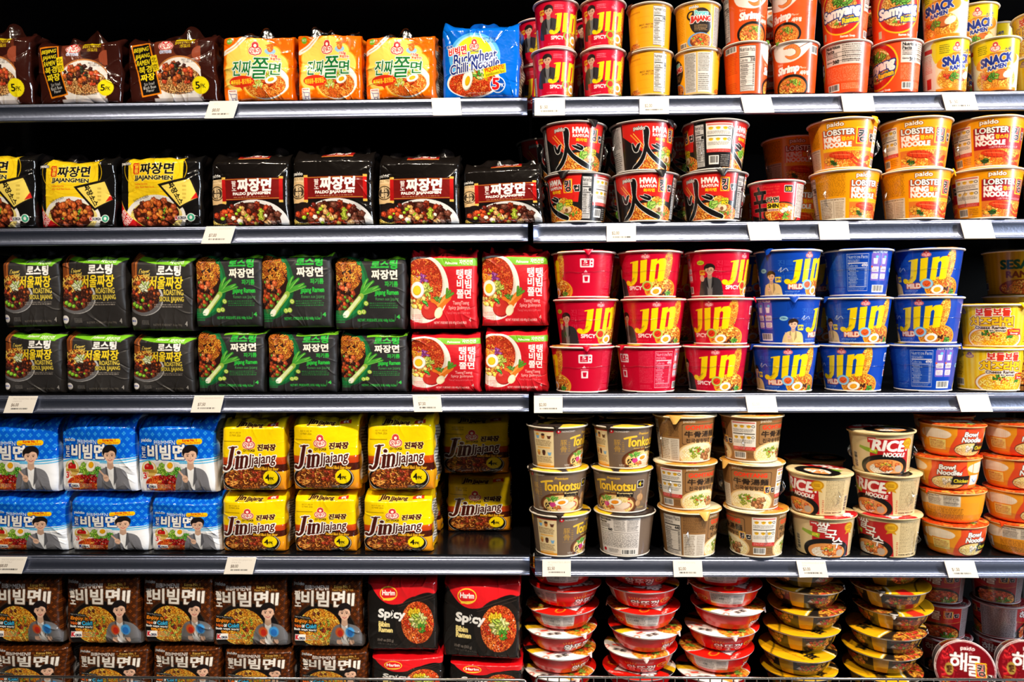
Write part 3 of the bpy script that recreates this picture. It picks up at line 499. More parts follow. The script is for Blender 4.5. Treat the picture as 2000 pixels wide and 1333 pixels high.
# ---------------------------------------------------------------- artwork wrapped round each cup (x runs round the cup, 0..W, y 0..100 from rim to base)
def wrap_art(W, bg, seed, res=3.4, H=100):
    A = Art(0, 0, W, H, res, bg, seed); A.wrap = True; return A

def jin_logo(A, x0, y0, x1, y1, c=(250, 218, 10)):
    w, h = (x1-x0)/100, (y1-y0)/100
    T = lambda p: [(x0+q[0]*w, y0+q[1]*h) for q in p]
    A.poly(T([(22, 12), (30, 9), (46, 6), (42, 58), (39, 78), (30, 91), (17, 97), (4, 93), (0, 83), (5, 76), (13, 77), (17, 82), (23, 76), (25, 60), (29, 14), (22, 16)]), c); A.ell(x0+7*w, y0+84*h, 7.5*w, 8.5*h, c)
    A.poly(T([(52, 6), (69, 3), (65, 84), (48, 87)]), c)
    A.poly(T([(79, 4), (95, 1), (94, 9), (101, 1), (112, -1), (119, 6), (119, 20), (114, 78), (96, 82), (100, 22), (97, 16), (92, 22), (88, 82), (73, 85)]), c)
    A.text('RAMEN', x0+14*w, y0+74*h, x0+34*w, y0+80*h, (120, 90, 10), .1, None, 0, -50)

def king(A, x0, y0, x1, y1, cup=None, red=(205, 30, 25)):
    A.rect(x0, y0, x1, y1, (250, 205, 30)); d = (x1-x0)*.09; A.rect(x0+d, y0+d, x1-d, y1-d, red); A.text('킹', x0+2*d, y0+2*d, x1-2*d, y1-2*d, BLK, .7, [(.8, (240, 225, 215))])
    if cup: A.text('컵', *cup, BLK, .7, [(.8, WHT)])

def nongshim(A, x, y, k):
    A.ell(x, y, k, k, (205, 20, 35)); A.ell(x, y-k*.1, k*.3, k*.5, WHT); A.text('NONGSHIM', x+k*1.5, y-k*.5, x+k*7.5, y+k*.45, WHT, .12)

def art_jin(mild=False):
    bg, lt = ((10, 66, 176), (70, 130, 215)) if mild else ((200, 4, 44), (232, 80, 100))
    A = wrap_art(360, bg, 21+mild)
    for k, t in enumerate(('진', '라', '면')): A.text(t, 128, 22+k*16, 140, 35+k*16, lt, .1, None, 0, 0, .55); A.micro(142, 22+k*16, 156, 34+k*16, lt, 4, .5)
    if mild: A.person(112, 66, 19, (236, 205, 140), (236, 205, 140), (52, 34, 26), (236, 190, 160), pose='point'); A.rect(121, 58, 133, 70, (245, 215, 60), 1, 2); A.text('JIN', 122, 61, 132, 67, (30, 70, 160), .3); A.ell(94, 44, 8, 5, (150, 210, 235)); A.text('10th', 90, 42, 98, 46, (20, 60, 150), .2); A.stroke([(128, 46), (134, 38), (132, 48), (142, 40), (146, 46)], .8, WHT, 4)
    else: A.person(115, 52, 21, (48, 46, 50), (120, 120, 122), (34, 26, 24), (214, 168, 140), pose=None); A.rect(94, 42, 106, 53, (225, 170, 40), 1, 2); A.text('JIN', 95, 45, 105, 50, (190, 20, 30), .3); A.ell(99, 60, 5, 7, (214, 168, 140)); A.ell(97, 26, 8, 5, (180, 200, 40)); A.text("who's?", 92, 24, 102, 28, (60, 70, 10), .1)
    A.noodles(229, 34, 11, 34, GOLD_ND, 90, 2.6, 13, (190, 100, 20), (235, 160, 50), 8); A.chunks(229, 30, 10, 30, [(70, 140, 40), (205, 60, 30)], 9, 3, 0, True)
    A.ell(220, 85, 37, 26, (235, 165, 40)); A.noodles(220, 84, 34, 23, GOLD_ND+[(205, 90, 30)], 90, 3, 16, (150, 70, 15), (225, 140, 40)); A.chunks(228, 90, 18, 9, [(90, 40, 20), (60, 25, 18)], 18, 5); A.leaves(238, 93, 9, 5, [(60, 130, 40), (90, 160, 50)], 9, 9); A.egg(207, 87, 12, 9, -14, (248, 170, 40), 0, 1, .6)
    jin_logo(A, 139, 17, 212, 78)
    if mild: A.text('MILD', 148, 75, 176, 84, (250, 236, 225), .7, [(1.5, (232, 110, 50))]); A.ell(187, 75, 12, 11, (120, 190, 235)); A.ell(187, 75, 7.5, 7, (235, 95, 40))
    else: A.text('SPICY', 147, 76, 178, 84, (252, 225, 225), .8); A.ell(189, 76, 11, 11, (170, 185, 40)); A.ell(189, 76, 7, 7, (225, 50, 30))
    A.ering(187 if mild else 189, 75.5, 9.3, 9, .6, (240, 240, 220)); A.stroke([(184, 76), (187, 79), (192, 74)], .9, (120, 20, 20), 3)
    A.text('NOODLE SOUP', 140, 88.5, 170, 92, lt if not mild else (190, 210, 240), .15); A.text('NET WT. 3.88 oz (110 g)', 140, 94.5, 184, 97.5, lt if not mild else (190, 210, 240), .1)
    A.ottogi(178, 3, 194, 18, (190, 20, 40) if mild else (200, 10, 40), (248, 190, 190))
    A.rect(274, 16, 300, 35, (236, 225, 228), 1, 2); A.rect(277, 19, 292, 32, bg, 1, 1); A.text('5', 281, 20, 288, 26, WHT, .4); A.micro(279, 28, 291, 31, WHT, 1); A.ell(296, 22, 1.6, 2, bg); A.ell(296, 29, 1.6, 2, bg)
    A.poly([(285, 40), (289, 46), (281, 46)], (236, 180, 190)); A.rect(279, 52, 293, 68, (236, 225, 228)); A.poly([(282, 55), (290, 55), (289, 65), (283, 65)], bg if not mild else (205, 40, 50)); A.micro(278, 48, 294, 51, (236, 200, 205), 1)
    A.micro(322, 9, 350, 80, lt, 24, .9, .5, .05); A.micro(322, 83, 348, 93, lt, 3, .9)
    A.facts(353, 10, 391, 90, bg, (238, 226, 232), '490'); A.facts(-7, 10, 31, 90, bg, (238, 226, 232), '490')
    pn = (122, 96, 190) if mild else (232, 110, 120)
    A.rect(36, 9, 53, 68, pn, 1, 2); A.rect(55, 9, 72, 68, pn, 1, 2); A.text('HOW TO PREP', 38, 5, 70, 9, WHT, .4)
    for x in (37.5, 56.5): A.poly([(x+2, 20), (x+11, 20), (x+10, 32), (x+3, 32)], (240, 235, 245)); A.ell(x+9, 17, 3, 3, (110, 190, 230)); A.rect(x, 38, x+14, 49, (240, 235, 240), 1, 1.5); A.rect(x, 53, x+14, 64, (240, 235, 240), 1, 1.5); A.micro(x+1, 39, x+13, 48, (120, 90, 120), 4); A.micro(x+1, 54, x+13, 63, (120, 90, 120), 4); A.ell(x, 38, 1.8, 2, (235, 90, 40))
    A.bars(40, 77, 70, 93)
    return A

def hwa_front(A, c):
    x = lambda v: v-180+c
    A.rect(x(120), 0, x(247), 100, (24, 20, 20)); A.poly([(x(120), 2), (x(247), 2), (x(240), 60), (x(190), 55), (x(150), 66), (x(120), 40)], (212, 34, 26)); A.poly([(x(120), 30), (x(160), 64), (x(120), 100)], (24, 20, 20))
    A.ell(x(200), 86, 58, 30, (30, 24, 22)); A.noodles(x(198), 86, 52, 24, ORG_ND+[(240, 140, 40)], 120, 3, 14, (120, 40, 8), (205, 90, 25)); A.rect(x(188), 50, x(214), 58, (40, 30, 28)); A.noodles(x(210), 60, 12, 10, GOLD_ND, 24, 2.4, 11, (160, 80, 20))
    A.leaves(x(202), 68, 12, 8, [(110, 170, 50), (150, 195, 80)], 14, 14); A.leaves(x(222), 84, 18, 5, [(90, 140, 40)], 8, 8); A.ell(x(217), 74, 11, 8.5, (120, 90, 60), 15); A.ell(x(217), 73.4, 9.6, 7.2, (226, 200, 160), 15); A.ell(x(216), 76, 3.6, 4, (130, 80, 50)); A.ell(x(205), 78, 7, 4, (215, 165, 110), -20); A.stroke([(x(232), 47), (x(228), 56), (x(222), 64)], 4, (205, 25, 25), 4, 1, None, [1, 1, .3])
    A.stroke([(x(137), 28), (x(160), 56)], 2.2, (240, 150, 40)); A.stroke([(x(142), 26), (x(163), 54)], 1.6, (250, 190, 70))
    S = [([(x(165), 18), (x(166), 26), (x(166), 48), (x(170), 60), (x(180), 72), (x(198), 84), (x(216), 92)], 10, [1, 1.05, .75, .8, .85, 1.05, .9]), ([(x(165), 50), (x(162), 68), (x(154), 84), (x(143), 94), (x(138), 97)], 9, [.6, .85, 1, .9, .3]), ([(x(140), 46), (x(143), 56), (x(147), 60), (x(151), 50), (x(154), 46)], 6, [.5, 1, 1.1, 1, .4]), ([(x(177), 49), (x(184), 52), (x(194), 56), (x(196), 52), (x(186), 47)], 5.5, [.4, 1, 1, .8, .6])]
    for q in (1, 0):
        for p, w, t in S: A.stroke(p, w+q*2.4, WHT if q else BLK, 5, 1, None, t)
    A.text('HWA', x(178), 13, x(208), 24, WHT, .9); A.text('RAMYUN', x(178), 26.5, x(208), 32, WHT, .55); A.text('화라면', x(184), 34.5, x(205), 41, YEL, .5)
    king(A, x(212), 13, x(229), 41, (x(232), 26, x(242), 38)); A.text('HOT&', x(215), 55, x(229), 60, YEL, .45, [(.7, (40, 60, 20))]); A.text('SPICY', x(215), 61.5, x(229), 66.5, YEL, .45, [(.7, (40, 60, 20))]); A.stroke([(x(214), 69), (x(230), 67)], 1, YEL)
    A.paldo(x(143), 12, x(163), 21, (225, 220, 216), (90, 80, 80)); A.text('PREPARED WITH SOUP BASE', x(184), 94, x(214), 97, YEL, .1)

def art_hwa():
    A = wrap_art(360, (24, 20, 20), 31)
    for c in (180, 330): hwa_front(A, c)
    A.rect(72, 8, 117, 98, (196, 192, 190)); A.micro(75, 11, 114, 52, (70, 66, 66), 14); A.micro(75, 58, 114, 95, (90, 86, 86), 9); A.facts(27, 8, 67, 94, (205, 202, 200), BLK, '480'); A.facts(248, 8, 266, 94, (205, 202, 200), BLK, '480')
    A.carton(270, 8, 318, 66, (245, 190, 30)); A.rect(270, 66, 318, 96, (24, 20, 20)); A.bars(274, 72, 294, 90); A.micro(297, 70, 316, 94, (170, 165, 160), 6)
    A.rect(0, 97.5, 360, 100, (200, 196, 192))
    return A

def lobster_front(A, c, red):
    x = lambda v: v-180+c
    pn = (172, 20, 34) if red else (236, 96, 30)
    A.paldo(x(150), 7, x(178), 18, WHT, (150, 80, 10)); A.rect(x(139), 22, x(240), 58, pn); A.rect(x(139), 58, x(240), 65, (170, 20, 34) if red else (250, 190, 20)); A.text('LOBSTER FLAVOR NOODLE SOUP', x(165), 59.5, x(222), 63, WHT if red else (200, 90, 10), .15)
    A.text('LOBSTER', x(143), 22, x(197), 33, WHT, .6, [(.9, (70, 30, 20))]); A.text('KING', x(143), 36, x(172), 46, WHT, 1.1); A.text('랍스타', x(175), 37, x(197), 45, YEL, .5); A.text('NOODLE', x(143), 48, x(192), 57, WHT, 1)
    A.rect(x(139), 65, x(240), 98, (226, 120, 40)); A.noodles(x(190), 82, 50, 17, GOLD_ND+ORG_ND, 80, 2.6, 14, (160, 70, 10), (225, 130, 40))
    dk, rd, hi = (150, 28, 12), (215, 62, 26), (240, 120, 70)
    A.ell(x(175), 74, 24, 8, dk, 6); A.ell(x(174), 73, 23, 7, rd, 6)
    for k in range(5): A.stroke([(x(160+k*8), 68), (x(163+k*8), 79)], .8, dk)
    for p in ([(x(195), 76), (x(210), 86), (x(225), 82)], [(x(190), 80), (x(205), 92), (x(222), 95)]): A.stroke(p, 5, dk, 4, 1, None, [.6, .8, 1.3]); A.stroke(p, 3.6, rd, 4, 1, None, [.6, .8, 1.3])
    A.ell(x(228), 80, 9, 5, dk, -25); A.ell(x(228), 80, 8, 4, rd, -25); A.ell(x(226), 94, 9, 4, rd, 10); A.stroke([(x(158), 71), (x(190), 74)], 1.4, hi)
    for k in range(6): A.stroke([(x(165+k*6), 79), (x(160+k*8), 90)], 1, rd)
    A.chunks(x(150), 84, 9, 6, [(240, 170, 60), (225, 140, 40)], 8, 9); A.leaves(x(158), 88, 7, 5, [(60, 110, 30), (40, 70, 25)], 7, 9); A.micro(x(141), 92, x(172), 97, (240, 225, 205), 3)
    king(A, x(200), 19, x(226), 52, (x(230), 31, x(240), 45))

def art_lobster(red=False):
    A = wrap_art(360, (246, 160, 8), 41+red)
    for c in (180, 330): lobster_front(A, c, red)
    A.micro(75, 8, 133, 52, (150, 90, 5), 15, .9, .5, .04); A.rect(80, 56, 132, 98, (226, 206, 180)); A.text('NUTRITION INFORMATION', 83, 57.5, 129, 60.5, (90, 60, 30), .1); A.micro(82, 63, 108, 96, (120, 90, 60), 10); A.rect(110, 62, 110.6, 97, (120, 90, 60)); A.micro(113, 63, 130, 96, (120, 90, 60), 10, .8)
    A.facts(40, 10, 72, 96, (238, 200, 190), (60, 20, 20), '490'); A.carton(240, 14, 285, 74, (240, 190, 40)); A.bars(243, 78, 263, 94); A.micro(266, 78, 284, 92, (150, 90, 5), 4)
    return A

def art_shin():
    A = wrap_art(360, (204, 14, 32), 51)
    for c in (180, 0, 360):
        x = lambda v: v-180+c
        for k, t in enumerate(('Picante', 'épicé 辛', 'spicy 매운', 'Piccante')): A.text(t, x(165), 12+k*8, x(200), 18+k*8, (235, 90, 60), .1, None, 0, 0, .8)
        A.poly([(x(120), 82), (x(170), 96), (x(170), 100), (x(120), 100)], BLK)
        A.ell(x(208), 84, 46, 30, (40, 24, 18)); A.ell(x(208), 83, 42, 26, (205, 110, 30)); A.noodles(x(206), 83, 38, 22, ORG_ND+GOLD_ND, 90, 3, 15, (150, 60, 10), (220, 110, 30)); A.chunks(x(215), 74, 16, 8, [(240, 228, 205), (230, 215, 190)], 8, 12); A.leaves(x(215), 90, 14, 6, [(120, 175, 50), (90, 140, 40)], 10, 10); A.chunks(x(196), 88, 12, 6, [(200, 50, 30)], 7, 8)
        A.text('辛', x(134), 14, x(172), 96, BLK, 1.7, [(.8, (225, 130, 110))]); A.text('라면', x(172), 42, x(198), 55, BLK, .8, [(1, (240, 220, 190))]); A.rect(x(172), 57, x(200), 71, (250, 215, 30), 1, 2); A.text('SHIN', x(174), 59, x(198), 69, BLK, .8); A.rect(x(173), 71, x(199), 77, (240, 232, 220)); A.text('NOODLES', x(174), 72, x(198), 76, (150, 20, 20), .3)
        A.rect(x(210), 13, x(230), 31, WHT, 1, 2); A.rect(x(211), 14, x(229), 30, BLK, 1, 2); A.text('5:30', x(213), 18, x(226), 27, YEL, .5)
    A.rect(240, 8, 315, 92, (225, 215, 205)); A.micro(243, 10, 312, 90, (90, 60, 60), 24)
    return A

def art_tonkotsu():
    A = wrap_art(360, (118, 98, 82), 61)
    A.ell(180, 80, 50, 30, (92, 50, 24)); A.ell(180, 80, 45, 25.5, (130, 76, 40)); A.ell(180, 80, 42, 23, (236, 202, 130)); A.noodles(178, 82, 40, 21, [(245, 220, 150), (236, 200, 120), (225, 185, 100)], 60, 2.6, 16, (180, 130, 60))
    A.leaves(160, 66, 12, 5, [(90, 165, 50), (130, 190, 80)], 16, 9); A.chunks(150, 84, 10, 14, [(40, 25, 20)], 16, 4); A.chunks(210, 76, 8, 12, [(200, 40, 30), (215, 60, 40)], 14, 6); A.ell(196, 84, 20, 9, (200, 150, 120), -12); A.ell(195, 83, 19, 8, (240, 215, 190), -12); A.ell(185, 93, 18, 6, (232, 200, 172), 8); A.ell(160, 80, 7, 6, (205, 60, 130)); A.egg(180, 74, 15, 8, -8, (246, 150, 30), 0, .5, .58); A.chunks(170, 88, 8, 5, [(205, 110, 50)], 10, 6)
    g = ((252, 210, 70), (228, 160, 30)); o = [(.8, (60, 44, 36))]
    A.stroke([(136, 27), (146, 24), (160, 22)], 4.5, (245, 200, 60), 3); A.stroke([(147, 25), (146, 45)], 5, (240, 190, 50)); A.text('onkotsu', 150, 24, 224, 46, (246, 198, 56), 1.1, o); A.text('Premium', 166, 13, 192, 19, (225, 175, 60), .3, None, .15); A.rect(184, 48, 220, 61, (26, 20, 18)); A.text('Kuromayu', 186, 49.5, 218, 55, (240, 215, 150), .4); A.text('Black Garlic Oil', 190, 57, 214, 60, (220, 195, 140), .1); A.text('Ramen with', 156, 49, 182, 53, (240, 200, 80), .2)
    A.text('豚', 114, 30, 128, 44, (196, 150, 60), .2); A.text('骨', 114, 46, 128, 60, (196, 150, 60), .2); A.micro(131, 34, 136, 60, (170, 130, 60), 5); A.micro(112, 62, 138, 66, (150, 120, 80), 1); nongshim(A, 110, 10, 4.6); A.text('NET WT', 124, 89, 138, 93, WHT, .2); A.text('3.56 OZ (101g)', 124, 95, 148, 98, WHT, .2)
    for x, y, r in ((238, 64, 9), (233, 78, 7)): A.ell(x, y, r, r*1.1, (150, 105, 65)); A.ell(x-1, y-1, r*.85, r*.95, (196, 152, 105)); A.stroke([(x, y+r), (x+1, y-r*1.9)], 1.6, (170, 125, 80))
    A.rect(228, 22, 245, 40, WHT, 1, 2); A.rect(229, 23, 244, 39, (20, 18, 18), 1, 2); A.text('4', 231, 26, 237, 36, YEL, .5); A.micro(238, 28, 243, 34, WHT, 1); A.text('Rich Pork Broth', 232, 86, 250, 90, (230, 190, 90), .1)
    A.rect(55, 8, 100, 95, (236, 214, 164)); A.rect(55, 8, 100, 11, (170, 30, 25)); A.rect(55, 92, 100, 98, (226, 150, 30)); A.rect(55, 97, 100, 100, (150, 25, 20))
    for j in (0, 1):
        y = 20+j*40
        for i in range(3): A.poly([(60+i*13, y), (69+i*13, y), (67+i*13, y+8), (62+i*13, y+8)], [(120, 175, 220), (190, 120, 60), (90, 50, 35)][(i+j) % 3]); A.ell(64.5+i*13, y-2, 4, 3, [(230, 170, 60), (70, 45, 35), (235, 215, 180)][i])
        A.micro(58, y+11, 97, y+26, (110, 80, 50), 5); A.rect(62, y+28, 92, y+31, (240, 180, 90))
    A.rect(262, 6, 352, 96, (226, 218, 212)); A.text('Nutrition', 265, 9, 292, 14, BLK, .4); A.text('Facts', 265, 15, 282, 20, BLK, .4); A.micro(265, 22, 290, 32, (60, 56, 56), 4); A.text('Calories', 265, 34, 282, 37, BLK, .2); A.text('460', 284, 32, 294, 38, BLK, .5)
    for i in range(2): A.micro(298+i*27, 8, 322+i*27, 38, (60, 56, 56), 9, .9)
    A.rect(265, 41, 350, 41.8, BLK); A.micro(265, 44, 350, 78, (80, 76, 76), 14, .9, .5, .03); A.bars(312, 82, 346, 95); A.ell(272, 86, 4, 4, (200, 20, 35)); A.micro(282, 82, 308, 92, (90, 86, 86), 4)
    return A

def art_gomtang():
    A = wrap_art(360, (150, 106, 60), 71)
    for c in (180, 330):
        x = lambda v: v-180+c
        A.rect(x(140), 15, x(222), 60, (60, 40, 22), 1, 3); A.rect(x(141), 16, x(221), 59, (156, 112, 68), 1, 3)
        A.ell(x(180), 82, 50, 28, (226, 190, 130)); A.ell(x(180), 82, 46, 25, (244, 228, 190)); A.noodles(x(180), 84, 44, 21, [(246, 230, 180), (238, 214, 150)], 60, 2.6, 15, (205, 170, 100)); A.chunks(x(200), 84, 16, 9, [(150, 95, 55), (175, 120, 75)], 12, 12); A.leaves(x(172), 74, 20, 8, [(130, 160, 40), (170, 185, 60), (100, 135, 35)], 34, 7); A.chunks(x(172), 84, 14, 6, [(165, 170, 60)], 8, 7, 0, True); A.chunks(x(180), 74, 20, 6, [(200, 60, 30)], 6, 4)
        A.paldo(x(143), 6, x(165), 13, (214, 196, 170)); A.text('GOMTANG', x(147), 18, x(212), 27, (240, 60, 30), .8); A.text('牛骨湯麵', x(145), 31, x(216), 44, (50, 34, 22), .6); A.text('진국설렁탕면', x(148), 47, x(206), 56, (56, 38, 24), .5); king(A, x(208), 46, x(222), 63, (x(224), 51, x(233), 60))
        A.micro(x(170), 9, x(205), 12, (200, 60, 30), 1)
    A.facts(42, 8, 84, 98, (222, 212, 200), BLK, '440'); A.micro(88, 8, 134, 44, (70, 48, 28), 13, .9, .5, .04); A.rect(88, 48, 134, 98, (222, 212, 198)); A.micro(90, 50, 112, 96, (110, 90, 70), 12); A.micro(116, 50, 132, 96, (110, 90, 70), 12, .8)
    A.carton(236, 10, 284, 74, (230, 175, 30)); A.bars(238, 78, 264, 93); A.micro(267, 78, 283, 92, (80, 56, 36), 4); A.rect(0, 97, 360, 100, (190, 176, 158))
    return A

def art_rice():
    A = wrap_art(360, (222, 198, 148), 81)
    for c, rice in ((180, True), (0, False), (360, False)):
        x = lambda v: v-180+c
        A.poly([(x(148), 14), (x(222), 12), (x(228), 98), (x(205), 98), (x(200), 62), (x(146), 58)], (186, 28, 32)); A.rect(x(143), 10, x(158), 23, (205, 35, 40)); A.text('wang', x(145), 13, x(156), 18, WHT, .3)
        A.ell(x(176), 84, 50, 32, (22, 18, 17)); A.ell(x(176), 86, 40, 22, (226, 150, 80)); A.noodles(x(168), 88, 24, 14, [(246, 238, 225), (236, 225, 205)], 40, 2.4, 16, (190, 160, 120), (236, 222, 200)); A.chunks(x(182), 82, 22, 10, [(225, 120, 50), (236, 150, 80), (205, 90, 40)], 26, 12); A.ell(x(203), 88, 8, 9, (190, 170, 150)); A.leaves(x(178), 78, 10, 5, [(120, 150, 50), (235, 200, 60)], 8, 7)
        A.poly([(x(126), 32), (x(150), 38), (x(162), 40), (x(160), 52), (x(140), 46), (x(124), 38)], (140, 170, 40)); A.text('김치', x(146), 40, x(158), 47, (250, 230, 60), .5)
        if rice: A.text('RICE', x(153), 17, x(214), 43, WHT, 1.6, None, .12, 3); A.text('NOODLE', x(172), 48, x(216), 58, WHT, .8, None, .1, 3); A.rect(x(217), 38, x(221), 44, WHT)
        else:
            for k, t in enumerate('쌀국수'): A.text(t, x(156+k*15), 9+k*20, x(178+k*15), 36+k*20, WHT, .8, [(.6, (90, 20, 20))], .1, 4)
        A.ell(x(222), 24, 12, 12, (196, 136, 10), 0, 1, None, .05); A.ell(x(222), 24, 9, 9, (226, 172, 30)); A.micro(x(215), 20, x(229), 29, (130, 85, 10), 3); A.poly([(x(216), 33), (x(228), 33), (x(232), 42), (x(222), 38), (x(212), 42)], (205, 145, 20))
        A.text('NET WT 3.26oz', x(172), 94, x(200), 97, (220, 200, 180), .1)
    for o in (238, 58): A.micro(o, 10, o+42, 88, (110, 92, 62), 22, .9, .5, .05); A.text('COOK WITH CARE', o, 91, o+42, 95, (80, 66, 44), .3); A.bars(o+46, 50, o+58, 92, (220, 205, 175), True); A.micro(o-6, 60, o-2, 96, (190, 60, 40), 8)
    return A

def art_bowlnoodle():
    A = wrap_art(360, (240, 156, 30), 91, 3.2, 62)
    A.rect(0, 54, 360, 62, (236, 120, 40)); A.rect(150, 0, 214, 62, (232, 84, 34)); A.poly([(140, 62), (150, 18), (162, 6), (204, 6), (214, 18), (222, 62)], (230, 78, 36), 1, 4)
    A.ell(180, 46, 34, 15, (60, 30, 18)); A.ell(179, 46, 32, 13, (240, 205, 130)); A.noodles(176, 47, 29, 11, [(246, 226, 160), (238, 205, 130)], 60, 2.2, 14, (200, 150, 70)); A.chunks(178, 45, 14, 6, [(240, 225, 200)], 8, 9); A.leaves(192, 42, 7, 4, [(110, 160, 40)], 8, 8)
    A.text('Bowl', 164, 11, 192, 20, WHT, .7, [(.8, (60, 30, 20))], .15); A.text('Noodles', 160, 21.5, 205, 31, WHT, .7, [(.8, (60, 30, 20))], .15); A.stroke([(212, 14), (206, 19), (202, 25)], 3, (205, 30, 30), 4); A.poly([(188, 34), (222, 32), (220, 50), (184, 50)], (30, 22, 18)); A.text('Chicken', 190, 39, 220, 46, (240, 220, 40), .6, None, .12); A.ell(167, 7, 2.4, 2.2, (205, 20, 35)); A.text('NONGSHIM', 173, 5.5, 200, 8.5, (190, 40, 30), .2)
    for c in (106, 250):
        A.ell(c, 18, 34, 11, (242, 226, 206)); [A.stroke([(c-30+k*3.2, 11), (c-30+k*3.2, 25)], .5, (225, 190, 150)) for k in range(19)]; A.rect(c-22, 8, c-20, 48, (226, 140, 30))
    A.rect(94, 26, 132, 50, (236, 140, 20)); A.rect(96, 28, 130, 48, (238, 214, 120)); A.micro(98, 31, 128, 46, (150, 70, 30), 5); A.text('NO MSG', 98, 29.5, 112, 32, (190, 40, 30), .2)
    A.rect(44, 30, 78, 54, (226, 130, 30)); A.rect(46, 32, 76, 52, (240, 236, 230)); A.stroke([(52, 40), (60, 46), (66, 40)], 2.4, (120, 175, 215), 3); A.ell(58, 38, 3, 2, (200, 50, 40))
    A.rect(275, 5, 338, 27, (226, 216, 200)); A.text('Nutrition Facts', 277, 6.5, 300, 9.5, BLK, .2); A.micro(277, 11, 304, 26, (60, 50, 45), 7); A.micro(308, 7, 336, 26, (60, 50, 45), 9); A.micro(270, 30, 345, 54, (140, 80, 10), 9, .9, .5, .03)
    A.rect(222, 30, 252, 54, (226, 130, 30)); A.rect(224, 32, 250, 52, (240, 236, 230)); A.stroke([(230, 40), (238, 46), (244, 40)], 2.4, (120, 175, 215), 3)
    return A

def art_cheese(sesame=False):
    A = wrap_art(360, (246, 196, 6) if not sesame else (214, 168, 20), 101)
    for k in range(36): A.rect(k*10, 0, k*10+5, 100, (250, 212, 60) if not sesame else (205, 158, 18))
    for c in (180, 0, 360):
        x = lambda v: v-180+c
        if sesame: A.text('SESAME', x(140), 22, x(222), 42, (20, 84, 60), 1.4); A.text('RAMEN', x(150), 48, x(212), 62, (120, 40, 20), 1); A.ell(x(180), 86, 46, 20, (150, 60, 20)); A.noodles(x(180), 86, 42, 17, ORG_ND, 60, 2.6, 14); continue
        A.ell(x(180), 80, 54, 31, (206, 120, 20)); A.ell(x(180), 80, 52, 29, (244, 236, 224)); A.ell(x(180), 80, 48, 25, (236, 160, 40)); A.noodles(x(180), 82, 46, 23, [(250, 205, 60), (246, 180, 40), (252, 220, 110)], 110, 2.8, 15, (200, 120, 10), (240, 165, 40)); A.leaves(x(168), 68, 10, 5, [(60, 130, 40), (40, 100, 30)], 8, 9); A.leaves(x(206), 74, 9, 5, [(60, 130, 40)], 7, 9); A.chunks(x(185), 76, 26, 10, [(225, 90, 40)], 8, 5)
        A.text('보들보들', x(148), 9, x(206), 27, (214, 50, 30), .9, [(1.2, WHT)]); A.text('치즈라면', x(137), 29, x(212), 53, (248, 200, 30), 1.3, [(1.1, (120, 60, 10)), (2.2, WHT)]); A.text('Cheese Ramen', x(146), 51, x(200), 58, (70, 40, 30), .5, [(1, WHT)]); A.text('in soup', x(172), 59, x(200), 65, (70, 40, 30), .5, [(1, WHT)])
        A.rect(x(203), 57, x(229), 72, (214, 40, 34), 1, 3); A.text('Cheese', x(206), 59, x(226), 64, YEL, .3); A.text('Soup', x(208), 66, x(224), 71, WHT, .3); A.ottogi(x(110), 8, x(126), 22, (120, 60, 130), (226, 190, 120))
    A.rect(62, 6, 64, 98, (205, 150, 10)); A.rect(70, 30, 104, 66, (240, 200, 40)); A.micro(72, 32, 102, 64, (130, 90, 10), 8); A.bars(74, 72, 102, 90); A.micro(240, 8, 300, 90, (140, 95, 10), 20)
    return A

# small cups: 270 units round
def art_jin_small():
    A = wrap_art(270, (202, 4, 42), 111)
    A.person(107, 34, 20, (50, 46, 50), (112, 112, 114), (34, 26, 24), (214, 168, 140), pose=None); A.rect(86, 20, 98, 31, (225, 170, 40), 1, 2); A.text('JIN', 87, 23, 97, 28, (190, 20, 30), .3); A.ell(90, 38, 5, 7, (214, 168, 140)); A.rect(95, 72, 150, 100, (202, 4, 42))
    A.noodles(180, 46, 9, 34, GOLD_ND, 60, 2.6, 13, (190, 100, 20), (235, 160, 50), 6); A.ell(178, 88, 34, 26, (225, 130, 30)); A.noodles(178, 88, 31, 23, GOLD_ND+[(205, 90, 30)], 70, 3, 15, (150, 70, 15), (225, 140, 40)); A.egg(168, 82, 11, 9, 0, (246, 160, 40), 0, 1, .6); A.leaves(182, 96, 9, 4, [(60, 130, 40)], 6, 8)
    jin_logo(A, 108, 26, 168, 76); A.text('SPICY', 112, 77, 140, 84, (252, 225, 225), .7); A.ell(149, 76, 10, 9.5, (150, 180, 40)); A.ell(149, 76, 6.5, 6, (225, 50, 40)); A.ottogi(150, 10, 164, 24, (200, 10, 40), (240, 140, 150)); A.text('NOODLE SOUP', 104, 91, 128, 94, (240, 150, 160), .1); A.text('NET WT 2.29 oz', 104, 96, 132, 99, (240, 150, 160), .1); A.micro(120, 12, 140, 22, (240, 150, 160), 3)
    A.rect(216, 8, 262, 92, (212, 196, 198)); A.micro(218, 10, 260, 90, (110, 40, 50), 22); A.rect(60, 55, 74, 96, (226, 216, 214)); A.micro(61, 57, 73, 95, (120, 60, 70), 10); A.micro(55, 20, 72, 50, (236, 130, 145), 9)
    return A

